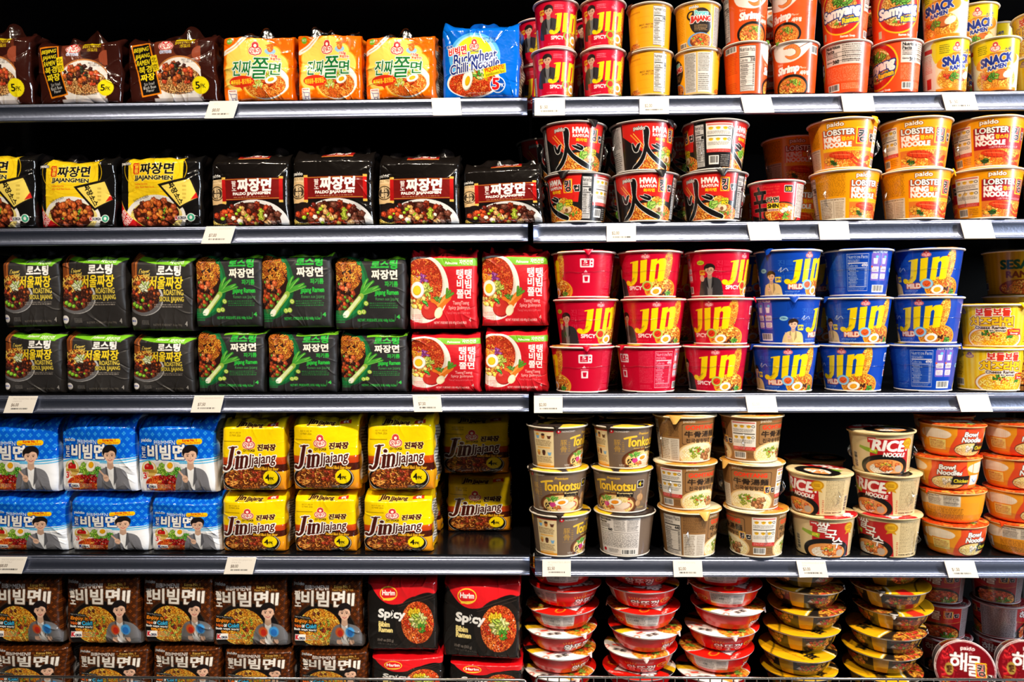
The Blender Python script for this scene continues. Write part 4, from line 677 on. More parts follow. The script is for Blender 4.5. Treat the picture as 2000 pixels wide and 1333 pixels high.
def art_kids():
    A = wrap_art(270, (244, 168, 22), 121)
    for k in range(5): A.rect(60, 12+k*18, 150, 13.2+k*18, (236, 150, 10), .6)
    A.text('BEST BEFORE', 128, 46, 160, 50, (70, 50, 20), .2); A.text('24 DEC 2025', 132, 52, 160, 56, (70, 50, 20), .2); A.micro(102, 16, 130, 22, (200, 120, 10), 1); A.noodles(112, 94, 16, 9, ORG_ND, 30, 2.4, 12); A.rect(115, 80, 150, 100, (205, 60, 30), .0)
    A.facts(157, 8, 186, 94, (222, 216, 208), BLK, '290'); A.micro(188, 10, 194, 92, (200, 150, 60), 18)
    # back: a black iron pot of noodles under the maker's word
    for c in (0, 270):
        x = lambda v: v+c
        A.ell(x(0), 44, 24, 30, (36, 26, 22)); A.ering(x(-20), 30, 8, 9, 3.5, (36, 26, 22)); A.text('Pororo', x(-13), 20, x(14), 30, (90, 190, 190), .8, [(.9, WHT)]); A.text('JJAJANG', x(-22), 32, x(20), 46, (205, 45, 30), .9, [(1.2, WHT)]); A.micro(x(-14), 50, x(14), 64, (190, 150, 100), 5); A.paldo(x(-24), 8, x(-6), 16, WHT, (90, 60, 20)); A.ell(x(-2), 86, 28, 18, (110, 160, 215)); A.noodles(x(0), 86, 24, 16, ORG_ND+BROWN_FOOD, 60, 2.8, 14, (120, 50, 10), (200, 110, 40)); A.chunks(x(-2), 84, 18, 9, [(110, 160, 50), (205, 80, 40)], 12, 5)
    A.bars(219, 86, 238, 98); A.micro(210, 12, 236, 80, (180, 110, 10), 18, .8)
    A.rect(28, 8, 54, 96, (206, 200, 194)); A.micro(30, 10, 52, 94, (80, 74, 70), 26); A.rect(56, 8, 84, 96, (214, 208, 200)); A.micro(58, 10, 82, 50, (80, 74, 70), 12); A.micro(58, 54, 82, 92, (80, 74, 70), 9)
    return A

def art_shrimp():
    A = wrap_art(270, (232, 82, 18), 131)
    A.poly([(100, 0), (172, 0), (172, 12), (150, 34), (128, 40), (100, 30)], (240, 230, 220), 1, 4)
    for q, c in ((1, (170, 60, 20)), (0, (232, 130, 60))): A.stroke([(122, 12), (138, 10), (148, 18), (146, 28), (134, 32), (124, 27)], 7+q*1.6, c, 5, 1, None, [.5, 1, 1.1, 1, .8, .3])
    A.stroke([(150, 14), (172, 2)], 1.2, (120, 50, 30)); [A.stroke([(128+k*5, 15), (131+k*5, 9)], .7, (190, 80, 30)) for k in range(4)]
    A.text('Shrimp', 106, 46, 150, 64, WHT, 1.3, [(.7, (190, 40, 10))], .25, -4); A.text('새우탕', 152, 58, 172, 66, WHT, .5); A.text('Spicy', 106, 40, 118, 45, WHT, .2); A.text('Flavor', 152, 50, 166, 54, WHT, .2)
    A.ell(136, 88, 36, 24, (22, 18, 17)); A.ell(136, 89, 31, 20, (205, 110, 40)); A.noodles(134, 90, 29, 18, ORG_ND+GOLD_ND, 70, 2.8, 14, (130, 50, 10), (200, 100, 30)); A.leaves(142, 80, 14, 7, [(150, 180, 60), (100, 140, 40)], 12, 10); A.chunks(128, 86, 14, 8, [(225, 110, 50)], 9, 9)
    A.facts(50, 8, 82, 96, (226, 214, 206), BLK, '310'); A.micro(16, 20, 46, 60, (190, 60, 10), 12); A.micro(18, 76, 44, 94, (190, 60, 10), 5); A.bars(14, 6, 44, 18); A.bars(176, 8, 196, 24); A.micro(180, 30, 212, 90, (196, 66, 14), 16); A.rect(218, 10, 262, 94, (226, 214, 206)); A.micro(220, 12, 260, 92, (120, 60, 40), 24)
    return A

def art_samyang():
    A = wrap_art(270, (238, 78, 28), 141)
    A.ell(135, 44, 44, 47, (248, 196, 30)); A.ell(135, 44, 41, 44, (206, 30, 26)); A.noodles(133, 42, 33, 35, [(240, 205, 130), (230, 180, 90), (220, 150, 60)], 110, 3, 17, (150, 70, 20), (220, 160, 80)); A.leaves(136, 28, 18, 10, [(110, 165, 50), (80, 140, 40)], 14, 14); A.chunks(140, 62, 20, 10, [(205, 50, 30), (120, 170, 60), (245, 225, 180)], 20, 8)
    bl = (24, 48, 130)
    A.text('Samyang', 97, 36, 172, 60, WHT, 1.6, [(2.2, bl)], .1, -7); A.text('Ramen', 138, 58, 170, 68, (250, 205, 40), .9, [(1.6, bl)], .1, -7); A.text('Ramen Soup', 134, 92, 164, 97, WHT, .4); A.rect(92, 80, 100, 94, (200, 205, 170))
    A.rect(183, 4, 258, 45, (222, 206, 196)); A.text('Nutrition', 186, 7, 214, 13, BLK, .5); A.text('Facts', 186, 14, 203, 20, BLK, .5); A.micro(186, 22, 212, 32, (60, 50, 46), 3); A.text('360', 200, 35, 212, 42, BLK, .5); A.text('Calories', 186, 35, 198, 39, BLK, .2); A.micro(218, 7, 256, 42, (60, 50, 46), 9, .9)
    for k in range(3): A.rect(186, 21+k*8, 256, 21.6+k*8, BLK)
    A.micro(183, 49, 258, 78, (250, 150, 110), 12, .9, .5, .04); A.bars(186, 82, 212, 96); A.micro(216, 82, 256, 94, (250, 170, 130), 4); A.rect(18, 60, 66, 96, (240, 120, 70), .5)
    return A

def art_snack():
    A = wrap_art(270, (232, 222, 210), 151)
    A.poly([(92, 0), (200, 0), (200, 34), (150, 26), (120, 34), (92, 46)], (240, 208, 16), 1, 4); A.poly([(92, 46), (92, 100), (182, 100), (190, 40), (150, 28)], (240, 226, 190)); A.ell(138, 44, 44, 16, (244, 150, 30), -8)
    A.ell(136, 78, 42, 26, (240, 190, 110)); A.noodles(136, 77, 40, 24, GOLD_ND+[(250, 200, 100)], 130, 2.8, 14, (180, 100, 20), (235, 165, 60)); A.rect(92, 95, 184, 100, (240, 130, 20)); A.ell(146, 72, 14, 11, (150, 70, 30)); A.ell(145, 71, 12, 9, (205, 110, 50)); A.leaves(128, 74, 10, 8, [(120, 165, 50), (70, 130, 40)], 14, 10); A.chunks(116, 72, 6, 5, [(205, 60, 30)], 4, 8); A.ell(160, 70, 12, 7, (244, 236, 215), -20)
    A.ottogi(124, 9, 142, 28); A.text('OTTOGI', 124, 29, 142, 32, (40, 40, 90), .2); A.text('스낵면', 150, 20, 168, 28, (40, 50, 130), .4, None, 0, -10); A.text('SNACK', 106, 34, 166, 50, (30, 50, 140), 1.3, [(.8, WHT)], .12, -8); A.text('RAMEN', 120, 52, 154, 60, (30, 50, 140), .8, [(.8, WHT)], .12, -8); A.micro(100, 12, 120, 30, (90, 100, 30), 5)
    A.micro(36, 14, 62, 30, (120, 116, 116), 4); A.rect(66, 16, 86, 24, (205, 40, 40), 1, 1); A.micro(66, 27, 86, 62, (214, 110, 100), 11); A.rect(70, 72, 82, 92, (200, 40, 40)); A.micro(36, 40, 62, 90, (170, 165, 160), 12); A.micro(4, 10, 30, 90, (150, 146, 140), 20)
    A.facts(206, 6, 246, 94, (226, 218, 208), BLK, '260')
    return A

def haemul(A, x, y, k):
    """the two white brush syllables"""
    for q, c in ((.14, (110, 10, 14)), (0, WHT)):
        A.text('해', x, y, x+.95*k, y+1.1*k, c, (.035+q*.5)*k, None, .08); A.text('물', x+1.0*k, y+.15*k, x+1.75*k, y+1.35*k, c, (.035+q*.5)*k, None, .05)

def art_haemul():
    A = wrap_art(270, (160, 10, 22), 161)
    for c in (135, 0, 270):
        x = lambda v: v-135+c
        A.poly([(x(95), 0), (x(178), 0), (x(178), 44), (x(140), 52), (x(95), 40)], (190, 22, 30), 1, 4); A.ell(x(136), 88, 42, 36, (36, 14, 12)); A.noodles(x(140), 84, 34, 24, ORG_ND, 60, 3, 14, (120, 40, 8), (190, 80, 25)); A.chunks(x(132), 76, 26, 12, [(214, 70, 40), (226, 110, 70), (240, 215, 190)], 22, 12); A.leaves(x(150), 90, 14, 9, [(70, 130, 40), (110, 160, 50)], 16, 10)
        A.stroke([(x(96), 44), (x(130), 54), (x(178), 46)], 1, (214, 170, 60), 4); A.paldo(x(104), 6, x(122), 13, (225, 180, 170)); haemul(A, x(102), 14, 21); king(A, x(144), 14, x(160), 36, (x(162), 22, x(170), 32))
    A.rect(34, 6, 96, 94, (176, 166, 168)); A.micro(36, 8, 94, 92, (70, 50, 54), 24, .9, .5, .04); A.rect(176, 6, 238, 94, (176, 166, 168)); A.micro(178, 8, 236, 92, (70, 50, 54), 24, .9, .5, .04)
    return A

# shallow lidded bowls: 360 units round, 50 high
def art_redbowl():
    A = wrap_art(360, (214, 14, 18), 171, 3, 50)
    for c in (20, 200):
        A.text('왕뚜껑', c-26, 24, c+26, 42, WHT, .7, [(1, (40, 10, 10))], 0, 0); A.ell(c+42, 27, 12, 7, (236, 170, 30)); A.ell(c+42, 27, 10, 5.4, (170, 20, 20)); A.text('king', c+36, 24, c+48, 30, YEL, .3); A.micro(c-8, 14, c+26, 20, (236, 190, 190), 2)
        for k in range(5): A.stroke([(c-26+k*4, 21), (c-28+k*5, 16)], 1.2, (240, 190, 40))
    for c in (290,): A.rect(c-30, 6, c+30, 36, (214, 206, 204)); A.micro(c-28, 8, c+8, 34, (90, 80, 80), 9); A.text('490', c-14, 18, c-6, 24, BLK, .3); A.micro(c+10, 8, c+28, 34, (90, 80, 80), 9)
    for c in (66, 246): A.text('PP', c-4, 22, c+4, 28, (236, 150, 140), .2); A.poly([(c, 30), (c+5, 38), (c-5, 38)], (236, 150, 140), .7)
    return A

def art_redlid():
    A = Art(0, 0, 100, 100, 2.2, (218, 24, 14), 172)
    A.poly([(0, 100), (0, 56), (30, 62), (62, 78), (80, 100)], (244, 240, 234), 1, 4); A.poly([(0, 60), (0, 48), (34, 56), (70, 78), (88, 100), (78, 100), (60, 82), (30, 66)], (240, 190, 30)); A.poly([(0, 48), (0, 36), (40, 50), (78, 76), (96, 100), (88, 100), (70, 78), (34, 56)], (24, 18, 18))
    A.ell(72, 76, 26, 24, WHT); A.noodles(72, 76, 24, 22, GOLD_ND+ORG_ND, 90, 3, 16, (150, 70, 10), (235, 160, 50)); A.chunks(70, 72, 14, 10, [(205, 60, 30), (90, 40, 20), (110, 150, 50)], 12, 7)
    A.text('왕뚜껑', 20, 18, 70, 42, WHT, 1.6, [(1.2, (30, 14, 14))], .05); A.paldo(58, 8, 78, 15, WHT); A.ell(80, 36, 9, 6, (236, 170, 30)); A.ell(80, 36, 7.4, 4.6, (190, 30, 20)); A.bars(24, 80, 44, 90); A.micro(14, 66, 30, 78, (150, 140, 136), 4); A.ering(12, 80, 4, 4, 1.6, (215, 60, 40)); A.rect(18, 70, 28, 74, (225, 70, 50))
    return A

def art_blackbowl():
    A = wrap_art(360, (30, 25, 20), 181, 3, 50)
    for c in (10, 100, 190, 280):
        A.rect(c-12, 0, c+12, 50, (206, 152, 26)); A.noodles(c+42, 26, 22, 14, BROWN_FOOD+[(150, 110, 40)], 40, 3, 16, (30, 14, 8), (60, 34, 16)); A.chunks(c+36, 22, 14, 10, [(190, 50, 30), (110, 130, 40)], 10, 7); A.micro(c+18, 6, c+34, 14, (190, 60, 50), 2); A.poly([(c+22, 18), (c+27, 26), (c+17, 26)], (210, 205, 200), .8); A.text('짜장', c+52, 8, c+70, 18, (214, 160, 60), .6)
    return A

def art_yellowlid():
    A = Art(0, 0, 100, 100, 2.2, (226, 166, 16), 182)
    A.poly([(0, 60), (40, 66), (70, 84), (78, 100), (0, 100)], (30, 24, 20)); A.noodles(30, 88, 34, 18, BROWN_FOOD+GOLD_ND, 80, 3, 18, (40, 18, 8), (90, 48, 20)); A.chunks(34, 84, 20, 10, [(190, 40, 30), (205, 60, 40)], 10, 7); A.stroke([(0, 58), (40, 64), (74, 84), (82, 100)], 2.2, (245, 236, 210), 4); A.stroke([(60, 0), (72, 30), (92, 56)], 1.6, BLK, 4); A.poly([(78, 62), (96, 66), (92, 84), (76, 78)], (206, 40, 28))
    for k, t in enumerate('짜장면'): A.text(t, 14+k*15, 24+k*4, 28+k*15, 42+k*4, BLK, 1, None, .1, 8)
    A.rect(62, 30, 70, 40, (205, 40, 28), 1, 1); A.text('진', 63, 31.5, 69, 38.5, (240, 200, 60), .4); A.text('Jjajangmyeon', 22, 16, 54, 21, (120, 60, 10), .3, None, 0, 5)
    return A

def art_haemul_lid():
    A = Art(0, 0, 100, 100, 2.6, (96, 4, 16), 183)
    A.ell(50, 50, 46, 46, (118, 8, 20)); A.noodles(24, 50, 14, 40, [(120, 8, 20), (170, 24, 30)], 30, 5, 30, (110, 6, 18)); A.paldo(44, 10, 66, 19); A.text('noodle', 50, 20, 62, 23, (235, 190, 190), .2); haemul(A, 26, 22, 28); king(A, 66, 36, 84, 62, (84, 56, 93, 68)); A.ell(24, 52, 7, 11, (170, 140, 60)); A.text('얼큰', 20, 46, 28, 58, (60, 20, 14), .5); A.text('INSTANT NOODLE WITH', 34, 72, 78, 76, (235, 190, 180), .3); A.text('SEAFOOD', 40, 79, 68, 83, (235, 190, 180), .3); A.micro(12, 66, 26, 84, (214, 190, 60), 5); A.ering(50, 50, 48, 48, 1.2, (225, 205, 200))
    return A

def art_food_lid(kind):
    A = Art(0, 0, 100, 100, 2.0, (230, 96, 30), 190)
    if kind == 'bowl':
        A.noodles(50, 50, 52, 52, [(236, 110, 40), (226, 80, 24), (244, 150, 60), (205, 60, 16)], 150, 4, 24, (150, 40, 8), (214, 80, 26)); A.chunks(50, 50, 34, 34, [(240, 220, 190), (120, 160, 50)], 20, 10); A.text('Bowl Noodles', 18, 40, 82, 56, WHT, 1.2, [(1.2, (120, 30, 10))], .1)
    elif kind == 'rice':
        A.a[:] = (222, 198, 148); A.poly([(0, 0), (60, 0), (52, 44), (0, 52)], (186, 28, 32)); A.ell(58, 62, 36, 30, (22, 18, 17)); A.noodles(60, 64, 22, 16, [(246, 238, 225), (226, 130, 60)], 40, 3, 18, (170, 120, 80), (236, 210, 180)); A.text('쌀국수', 14, 14, 60, 34, WHT, 1.4, None, .1); A.poly([(58, 30), (74, 26), (76, 36), (60, 38)], (110, 160, 40))
    elif kind == 'tonkotsu':
        A.a[:] = (40, 32, 28); A.ell(50, 50, 44, 44, (58, 46, 40)); A.poly([(50, 50), (100, 30), (100, 100), (60, 100)], (232, 180, 30)); A.text('Tonkotsu', 20, 28, 80, 44, (240, 195, 60), 1.2); A.poly([(0, 70), (30, 66), (50, 100), (0, 100)], (236, 196, 60))
    elif kind == 'gomtang':
        A.a[:] = (206, 140, 50); A.ell(60, 70, 34, 28, (240, 226, 190)); A.leaves(60, 66, 22, 14, [(140, 165, 50)], 26, 9); A.text('GOMTANG', 16, 22, 84, 34, (205, 50, 26), 1.2); A.micro(70, 40, 90, 50, WHT, 2)
    elif kind == 'cheese':
        A.a[:] = (246, 190, 20); A.noodles(50, 60, 34, 26, [(250, 205, 60), (246, 180, 40)], 60, 4, 20); A.text('치즈라면', 20, 18, 80, 36, (214, 60, 30), 1.2)
    elif kind == 'jin' or kind == 'jinmild':
        b = (200, 4, 44) if kind == 'jin' else (10, 66, 176)
        A.a[:] = b; jin_logo(A, 18, 20, 74, 70); A.noodles(70, 76, 24, 18, GOLD_ND, 50, 3, 16)
    return A
# ---------------------------------------------------------------- materials
def mat(name, rough=.4, col=None, coat=0, bump=0, bscale=40, metal=0, spec=.5, alpha=1, print_=True):
    m = bpy.data.materials.new(name); m.use_nodes = True; nt = m.node_tree; b = nt.nodes['Principled BSDF']
    b.inputs['Roughness'].default_value = rough; b.inputs['Metallic'].default_value = metal; b.inputs['Specular IOR Level'].default_value = spec; b.inputs['Coat Weight'].default_value = coat; b.inputs['Coat Roughness'].default_value = .06
    if col is None and print_:
        a = nt.nodes.new('ShaderNodeVertexColor'); a.layer_name = 'print'; nt.links.new(a.outputs[0], b.inputs['Base Color'])
    elif col is not None: b.inputs['Base Color'].default_value = (*col, 1)
    if bump:
        tc = nt.nodes.new('ShaderNodeTexCoord'); oi = nt.nodes.new('ShaderNodeObjectInfo'); ad = nt.nodes.new('ShaderNodeVectorMath'); ad.operation = 'ADD'
        sc = nt.nodes.new('ShaderNodeVectorMath'); sc.operation = 'SCALE'; sc.inputs['Scale'].default_value = 37.0; cb = nt.nodes.new('ShaderNodeCombineXYZ')
        for k in range(3): nt.links.new(oi.outputs['Random'], cb.inputs[k])
        nt.links.new(cb.outputs[0], sc.inputs[0]); nt.links.new(tc.outputs['Object'], ad.inputs[0]); nt.links.new(sc.outputs[0], ad.inputs[1])
        n = nt.nodes.new('ShaderNodeTexNoise'); n.inputs['Scale'].default_value = bscale; n.inputs['Detail'].default_value = 3; n.inputs['Distortion'].default_value = .8; nt.links.new(ad.outputs[0], n.inputs['Vector'])
        bp = nt.nodes.new('ShaderNodeBump'); bp.inputs['Strength'].default_value = bump; bp.inputs['Distance'].default_value = .01; nt.links.new(n.outputs[0], bp.inputs['Height']); nt.links.new(bp.outputs[0], b.inputs['Normal'])
        if coat: nt.links.new(bp.outputs[0], b.inputs['Coat Normal'])
    if alpha < 1:
        tr = nt.nodes.new('ShaderNodeBsdfTransparent'); mx = nt.nodes.new('ShaderNodeMixShader'); mx.inputs[0].default_value = alpha
        nt.links.new(tr.outputs[0], mx.inputs[1]); nt.links.new(b.outputs[0], mx.inputs[2]); nt.links.new(mx.outputs[0], nt.nodes['Material Output'].inputs[0])
    return m
MT = {'gloss': mat('glossy printed film', .15, bump=.34, bscale=17, spec=.5), 'matte': mat('matte printed film', .48, bump=.22, bscale=18, spec=.4), 'cup': mat('shrink wrapped printed paper', .3, coat=.45, bump=.05, bscale=26), 'lid': mat('printed foil lid', .3, bump=.12, bscale=30, spec=.3), 'plain': mat('coated paper', .42), 'tag': mat('thermal label paper', .6), 'clear': mat('clear film', .14, (.55, .56, .58), alpha=.2, bump=.4, bscale=40, metal=1), 'deck': mat('black powder coated steel', .16, (.004, .004, .005), spec=.35, bump=.03, bscale=300), 'wall': mat('black back panel', .9, (.003, .003, .003), spec=.05), 'rail': mat('dusty navy plastic rail', .33, (.40, .45, .62), metal=1, coat=.0, bump=.05, bscale=120), 'chrome': mat('chromed wire', .15, (.75, .74, .72), metal=1), 'steel': mat('black steel post', .4, (.02, .02, .022), metal=.5)}

class MB:
    def __init__(s): s.v, s.c, s.f, s.n = [], [], [], 0
    def add(s, P, col):
        P = np.asarray(P, float); sh = P.shape[:-1]; P = P.reshape(-1, 3); c = np.broadcast_to(np.asarray(col, float), sh+(3,)).reshape(-1, 3)
        i = np.arange(s.n, s.n+len(P)).reshape(sh); s.v.append(P); s.c.append(c); s.n += len(P); return i
    def quads(s, I, wrap=False, flip=False):
        if wrap: I = np.concatenate([I, I[:, :1]], 1)
        q = np.stack([I[:-1, :-1], I[:-1, 1:], I[1:, 1:], I[1:, :-1]], -1).reshape(-1, 4); s.f.append(q[:, ::-1] if flip else q)
    def grid(s, P, col, wrap=False, flip=False): i = s.add(P, col); s.quads(i, wrap, flip); return i
    def fan(s, ring, p, col, flip=False):
        c = s.add(np.array([p]), col)[0]; r = np.asarray(ring); n = np.roll(r, -1); t = np.stack([r, n, np.full(len(r), c)], 1); s.f.append(t[:, ::-1] if flip else t)
    def box(s, a, b, col=(0, 0, 0)):
        (x0, y0, z0), (x1, y1, z1) = a, b; i = s.add(np.array([[x, y, z] for z in (z0, z1) for y in (y0, y1) for x in (x0, x1)]), col)
        s.f.append(i[np.array([[0, 2, 3, 1], [4, 5, 7, 6], [0, 1, 5, 4], [2, 6, 7, 3], [0, 4, 6, 2], [1, 3, 7, 5]])])
    def tube(s, pts, r, col=(0, 0, 0), n=8):
        pts = [Vector(p) for p in pts]; rows = []
        for i, p in enumerate(pts):
            d = (pts[min(i+1, len(pts)-1)]-pts[max(i-1, 0)]).normalized(); a = d.orthogonal().normalized() if i == 0 else (a-d*a.dot(d)).normalized(); b = d.cross(a)
            rows.append([p+r*(math.cos(t)*a+math.sin(t)*b) for t in np.linspace(0, 2*math.pi, n, endpoint=False)])
        i = s.grid(np.array(rows), col, True); s.fan(i[0], pts[0], col); s.fan(i[-1], pts[-1], col, True)
    def mesh(s, name, m, flat=False):
        me = bpy.data.meshes.new(name); V = np.concatenate(s.v); Cc = np.concatenate(s.c)/255
        ls = [len(f[0]) for f in s.f]; tot = np.concatenate([np.full(len(f), k) for f, k in zip(s.f, ls)]); L = np.concatenate([f.ravel() for f in s.f])
        me.vertices.add(len(V)); me.vertices.foreach_set('co', V.astype(np.float32).ravel()); me.loops.add(len(L)); me.loops.foreach_set('vertex_index', L.astype(np.int32))
        me.polygons.add(len(tot)); me.polygons.foreach_set('loop_start', (np.cumsum(tot)-tot).astype(np.int32)); me.polygons.foreach_set('use_smooth', np.full(len(tot), not flat)); me.update(calc_edges=True)
        if m.name not in NOPRINT:
            at_ = me.color_attributes.new('print', 'BYTE_COLOR', 'POINT'); at_.data.foreach_set('color_srgb', np.concatenate([np.clip(Cc, 0, 1), np.ones((len(Cc), 1))], 1).astype(np.float32).ravel())
        me.materials.append(m); return me
    def build(s, name, m, parent=None, flat=False): return link(name, s.mesh(name, m, flat), parent)
NOPRINT = {MT[k].name for k in ('clear', 'deck', 'wall', 'rail', 'chrome', 'steel')}
def link(name, data, parent=None):
    o = bpy.data.objects.new(name, data); COL.objects.link(o); o.parent = parent; return o
def tag(o, label, cat, group=None, kind=None):
    if label: o['label'] = label
    if cat: o['category'] = cat
    if group: o['group'] = group
    if kind: o['kind'] = kind
    return o
def copy_tree(o, parent=None):
    c = o.copy(); COL.objects.link(c); c.parent = parent
    for ch in list(o.children): copy_tree(ch, c)
    return c

def sample(A, U, V):
    """ink at fractional positions of an artwork (averaged, then interpolated)"""
    a = A.a; H, W = a.shape[:2]
    h = (a[0:H-H % 2:2, 0:W-W % 2:2]+a[1:H-H % 2+1:2, 0:W-W % 2:2]+a[0:H-H % 2:2, 1:W-W % 2+1:2]+a[1:H-H % 2+1:2, 1:W-W % 2+1:2])/4
    H, W = h.shape[:2]; x = U*W-.5; y = np.clip(V*H-.5, 0, H-1.001)
    x = np.mod(x, W) if A.wrap else np.clip(x, 0, W-1.001)
    x0 = np.floor(x).astype(int); y0 = np.floor(y).astype(int); fx = (x-x0)[..., None]; fy = (y-y0)[..., None]; x1 = (x0+1) % W; x0 = x0 % W; y1 = np.minimum(y0+1, H-1)
    return (h[y0, x0]*(1-fx)+h[y0, x1]*fx)*(1-fy)+(h[y1, x0]*(1-fx)+h[y1, x1]*fx)*fy

# ---------------------------------------------------------------- pouches
def creases(u, v, R, n, amp):
    d = np.zeros_like(u)
    for i in range(n):
        e = R.choice('lrtb' + 'tb'); q = R.uniform(-1, 1)
        p = {'l': (-1, q), 'r': (1, q), 't': (q, 1), 'b': (q, -1)}[e]; a = math.atan2(-p[1]*.8+R.uniform(-.5, .5), -p[0]*.8+R.uniform(-.5, .5))
        L = R.uniform(.25, .85); w = R.uniform(.012, .04); c, s_ = math.cos(a), math.sin(a)
        t = (u-p[0])*c+(v-p[1])*s_; k = -(u-p[0])*s_+(v-p[1])*c+.05*np.sin(t*6+q*5)
        d += R.choice((-1, 1, 1))*amp*R.uniform(.4, 1)*np.clip(1-t/L, 0, 1)*np.clip((t+.1)/.1, 0, 1)*(1/(1+np.abs(k/(w*.8*(1+1.6*np.clip(t, 0, 1))))**1.6)-.04).clip(0)
    return d

def pouch_mesh(name, A, W, H, D, seed, mt, side=(0, 0, 0), top=None, bottom=None, right=None, lean=.35, v0=.86, crs=24, amp=.0034, dens=1.55, ears=.035, gus=.03):
    """a plump folded multipack bag: front panel, four gussets and back, one closed skin; origin at the middle of its front foot"""
    R = random.Random(seed); nu, nv = int(W*903*dens), int(H*903*dens)
    u, v = np.meshgrid(np.linspace(-1, 1, nu), np.linspace(1, -1, nv))
    f = (1-np.abs(u)**13)**.5*(1-np.abs(v)**15)**.5; b = .013
    ph = [R.uniform(0, 6.28) for _ in range(8)]
    puff = .007*np.cos(u*1.5)*np.cos(v*1.4)+.0036*np.sin(2.2*u+ph[0]+1.5*v)+.0028*np.sin(3.1*v+ph[1])*np.cos(2.3*u+ph[2])
    wr = creases(u, v, R, crs, amp)+amp*.7*np.sin(u*(16+6*math.sin(ph[3]))+ph[4]+3*v)*np.exp(-(1-v)/.13)+amp*.6*np.sin(u*15+ph[5]-2*v)*np.exp(-(1+v)/.1)
    t = np.clip((v-(2*v0-1))/(2-2*v0), 0, 1)
    y = b*(1-f)-(puff+wr)*f+lean*D*.5*t**1.6
    x = u*W/2*(1-.014*np.abs(v)**4+.012*np.sin(2.6*v+ph[6]+u)*np.abs(u)**3+.006*np.sin(9*v+ph[3]*2)*np.abs(u)**5-.02*np.clip(v-.7, 0, 1)*R.choice((0, 1)))
    z = H*(v+1)/2+H*np.clip((v-.6)/.4, 0, 1)**2*(ears*(np.abs(u)**3)*(1 if R.random() < .6 else .3)-.02*(1-np.abs(u)**2)+.014*np.sin(5*u+ph[7])+.007*np.sin(13*u+ph[5])-.01)-H*.02*t
    z = np.maximum(z, .0006)
    P = np.stack([x, y, z], -1); mb = MB(); col = sample(A, (u+1)/2, (1-v)/2); I = mb.grid(P, col)
    per = np.concatenate([I[0, :-1], I[:-1, -1], I[-1, :0:-1], I[:0:-1, 0]]); p0 = P.reshape(-1, 3)[per]; n1, n2 = nu-1, nv-1
    sid = np.concatenate([np.zeros(n1), np.ones(n2), np.full(n1, 2), np.full(n2, 3)]).astype(int)
    edge = np.asarray(col).reshape(-1, 3)[per]; K = 14; rows = [per]
    cu = p0[:, 0]/(W/2); cz = p0[:, 2]/H
    for k in range(1, K+1):
        s = k/K; q = p0.copy(); q[:, 1] = p0[:, 1]+(D-p0[:, 1])*s
        sc = 1-gus*math.sin(math.pi*min(1, s*1.15))-.1*max(0, s-.86)/.14; q[:, 0] *= sc
        wob = .0025*np.sin(cz*11+s*9+ph[0])+.0018*np.sin(cz*23-s*14+ph[1]); q[:, 0] += np.where(sid == 1, wob, np.where(sid == 3, -wob, 0))
        topm = sid == 0; q[:, 2] = np.where(topm, q[:, 2]-H*.05*math.sin(math.pi*min(1, s*1.1))*(1-.5*np.abs(cu))+.004*np.sin(cu*9+s*7+ph[2])*math.sin(math.pi*s), q[:, 2]*(1 if s < .86 else 1-.08*(s-.86)/.14))
        q[:, 2] = np.maximum(q[:, 2], .0006)
        c = np.empty_like(q); base = np.asarray(side, float); c[:] = base
        fade = np.clip(s*6, 0, 1); c = edge*(1-fade)+c*fade
        if top is not None: c[topm] = edge[topm]*(1-fade)+np.asarray(top, float)*fade
        if bottom is not None: c[sid == 2] = bottom
        if right is not None and .16 < s < .9:
            for m_, zz in ((sid == 1, cz), (sid == 3, cz)):
                j = m_ & (zz > .1) & (zz < .8); c[j] = right
                line = j & (np.sin(zz*150+k) > .25) & (.28 < s < .8); c[line] = np.asarray(right)*.45
        rows.append(mb.add(q, c))
    mb.quads(np.array(rows), True, True); mb.fan(rows[-1], (0, D, H*.45), side)
    return mb.mesh(name, MT[mt])

def fin_mesh(W, h, seed, col, mt):
    """the crimped seal that stands up along the top of a bag"""
    R = random.Random(seed); n, m = 40, 7; ph = [R.uniform(0, 6.28) for _ in range(5)]
    s = np.linspace(-.5, .5, n); rows = []
    for side in (0, 1):
        for k in (range(m) if side == 0 else range(m-1, -1, -1)):
            t = k/(m-1); top = h*(.62+.38*np.sin(s*7+ph[0])+.25*np.sin(s*17+ph[1])*t); top = np.maximum(top, h*.15)
            y = .012*t+.006*np.sin(s*14+ph[2])*t+.003*np.sin(s*33+ph[3])*t+(.0008 if side else 0)
            rows.append(np.stack([s*W*(1-.08*t), y, -.012+top*t+.012*t], 1))
    mb = MB(); mb.grid(np.array(rows), col); return mb.mesh('top_seal', MT[mt])

POUCH = {}
def pouch_kind(key, art, W, H, D, mt, fin=None, nvar=2, **k):
    A = art(); POUCH[key] = dict(W=W, H=H, D=D, mesh=[pouch_mesh('noodle_pouch', A, W, H, D, 7*i+len(key)+ord(key[0]), mt, **k) for i in range(nvar)], fin=fin)
BK = (20, 16, 15)
pouch_kind('beijing', art_beijing, .19, .145, .12, 'gloss', ((40, 15, 10), 'gloss', .032), side=(48, 18, 12), ears=.07, amp=.0036, crs=26)
pouch_kind('orange', art_orange, .155, .15, .12, 'gloss', (None, 'clear', .03), side=(236, 120, 20), right=(226, 220, 214), gus=.01, ears=.01, lean=.2, v0=.92)
pouch_kind('buckwheat', art_buckwheat, .175, .17, .12, 'gloss', ((6, 80, 180), 'gloss', .02), nvar=1, side=(4, 96, 205), right=(222, 216, 208), ears=.07, v0=.86)
pouch_kind('yellow', art_yellow_jjajang, .185, .16, .12, 'gloss', (BK, 'gloss', .02), side=BK, amp=.0034, crs=26, ears=.05)
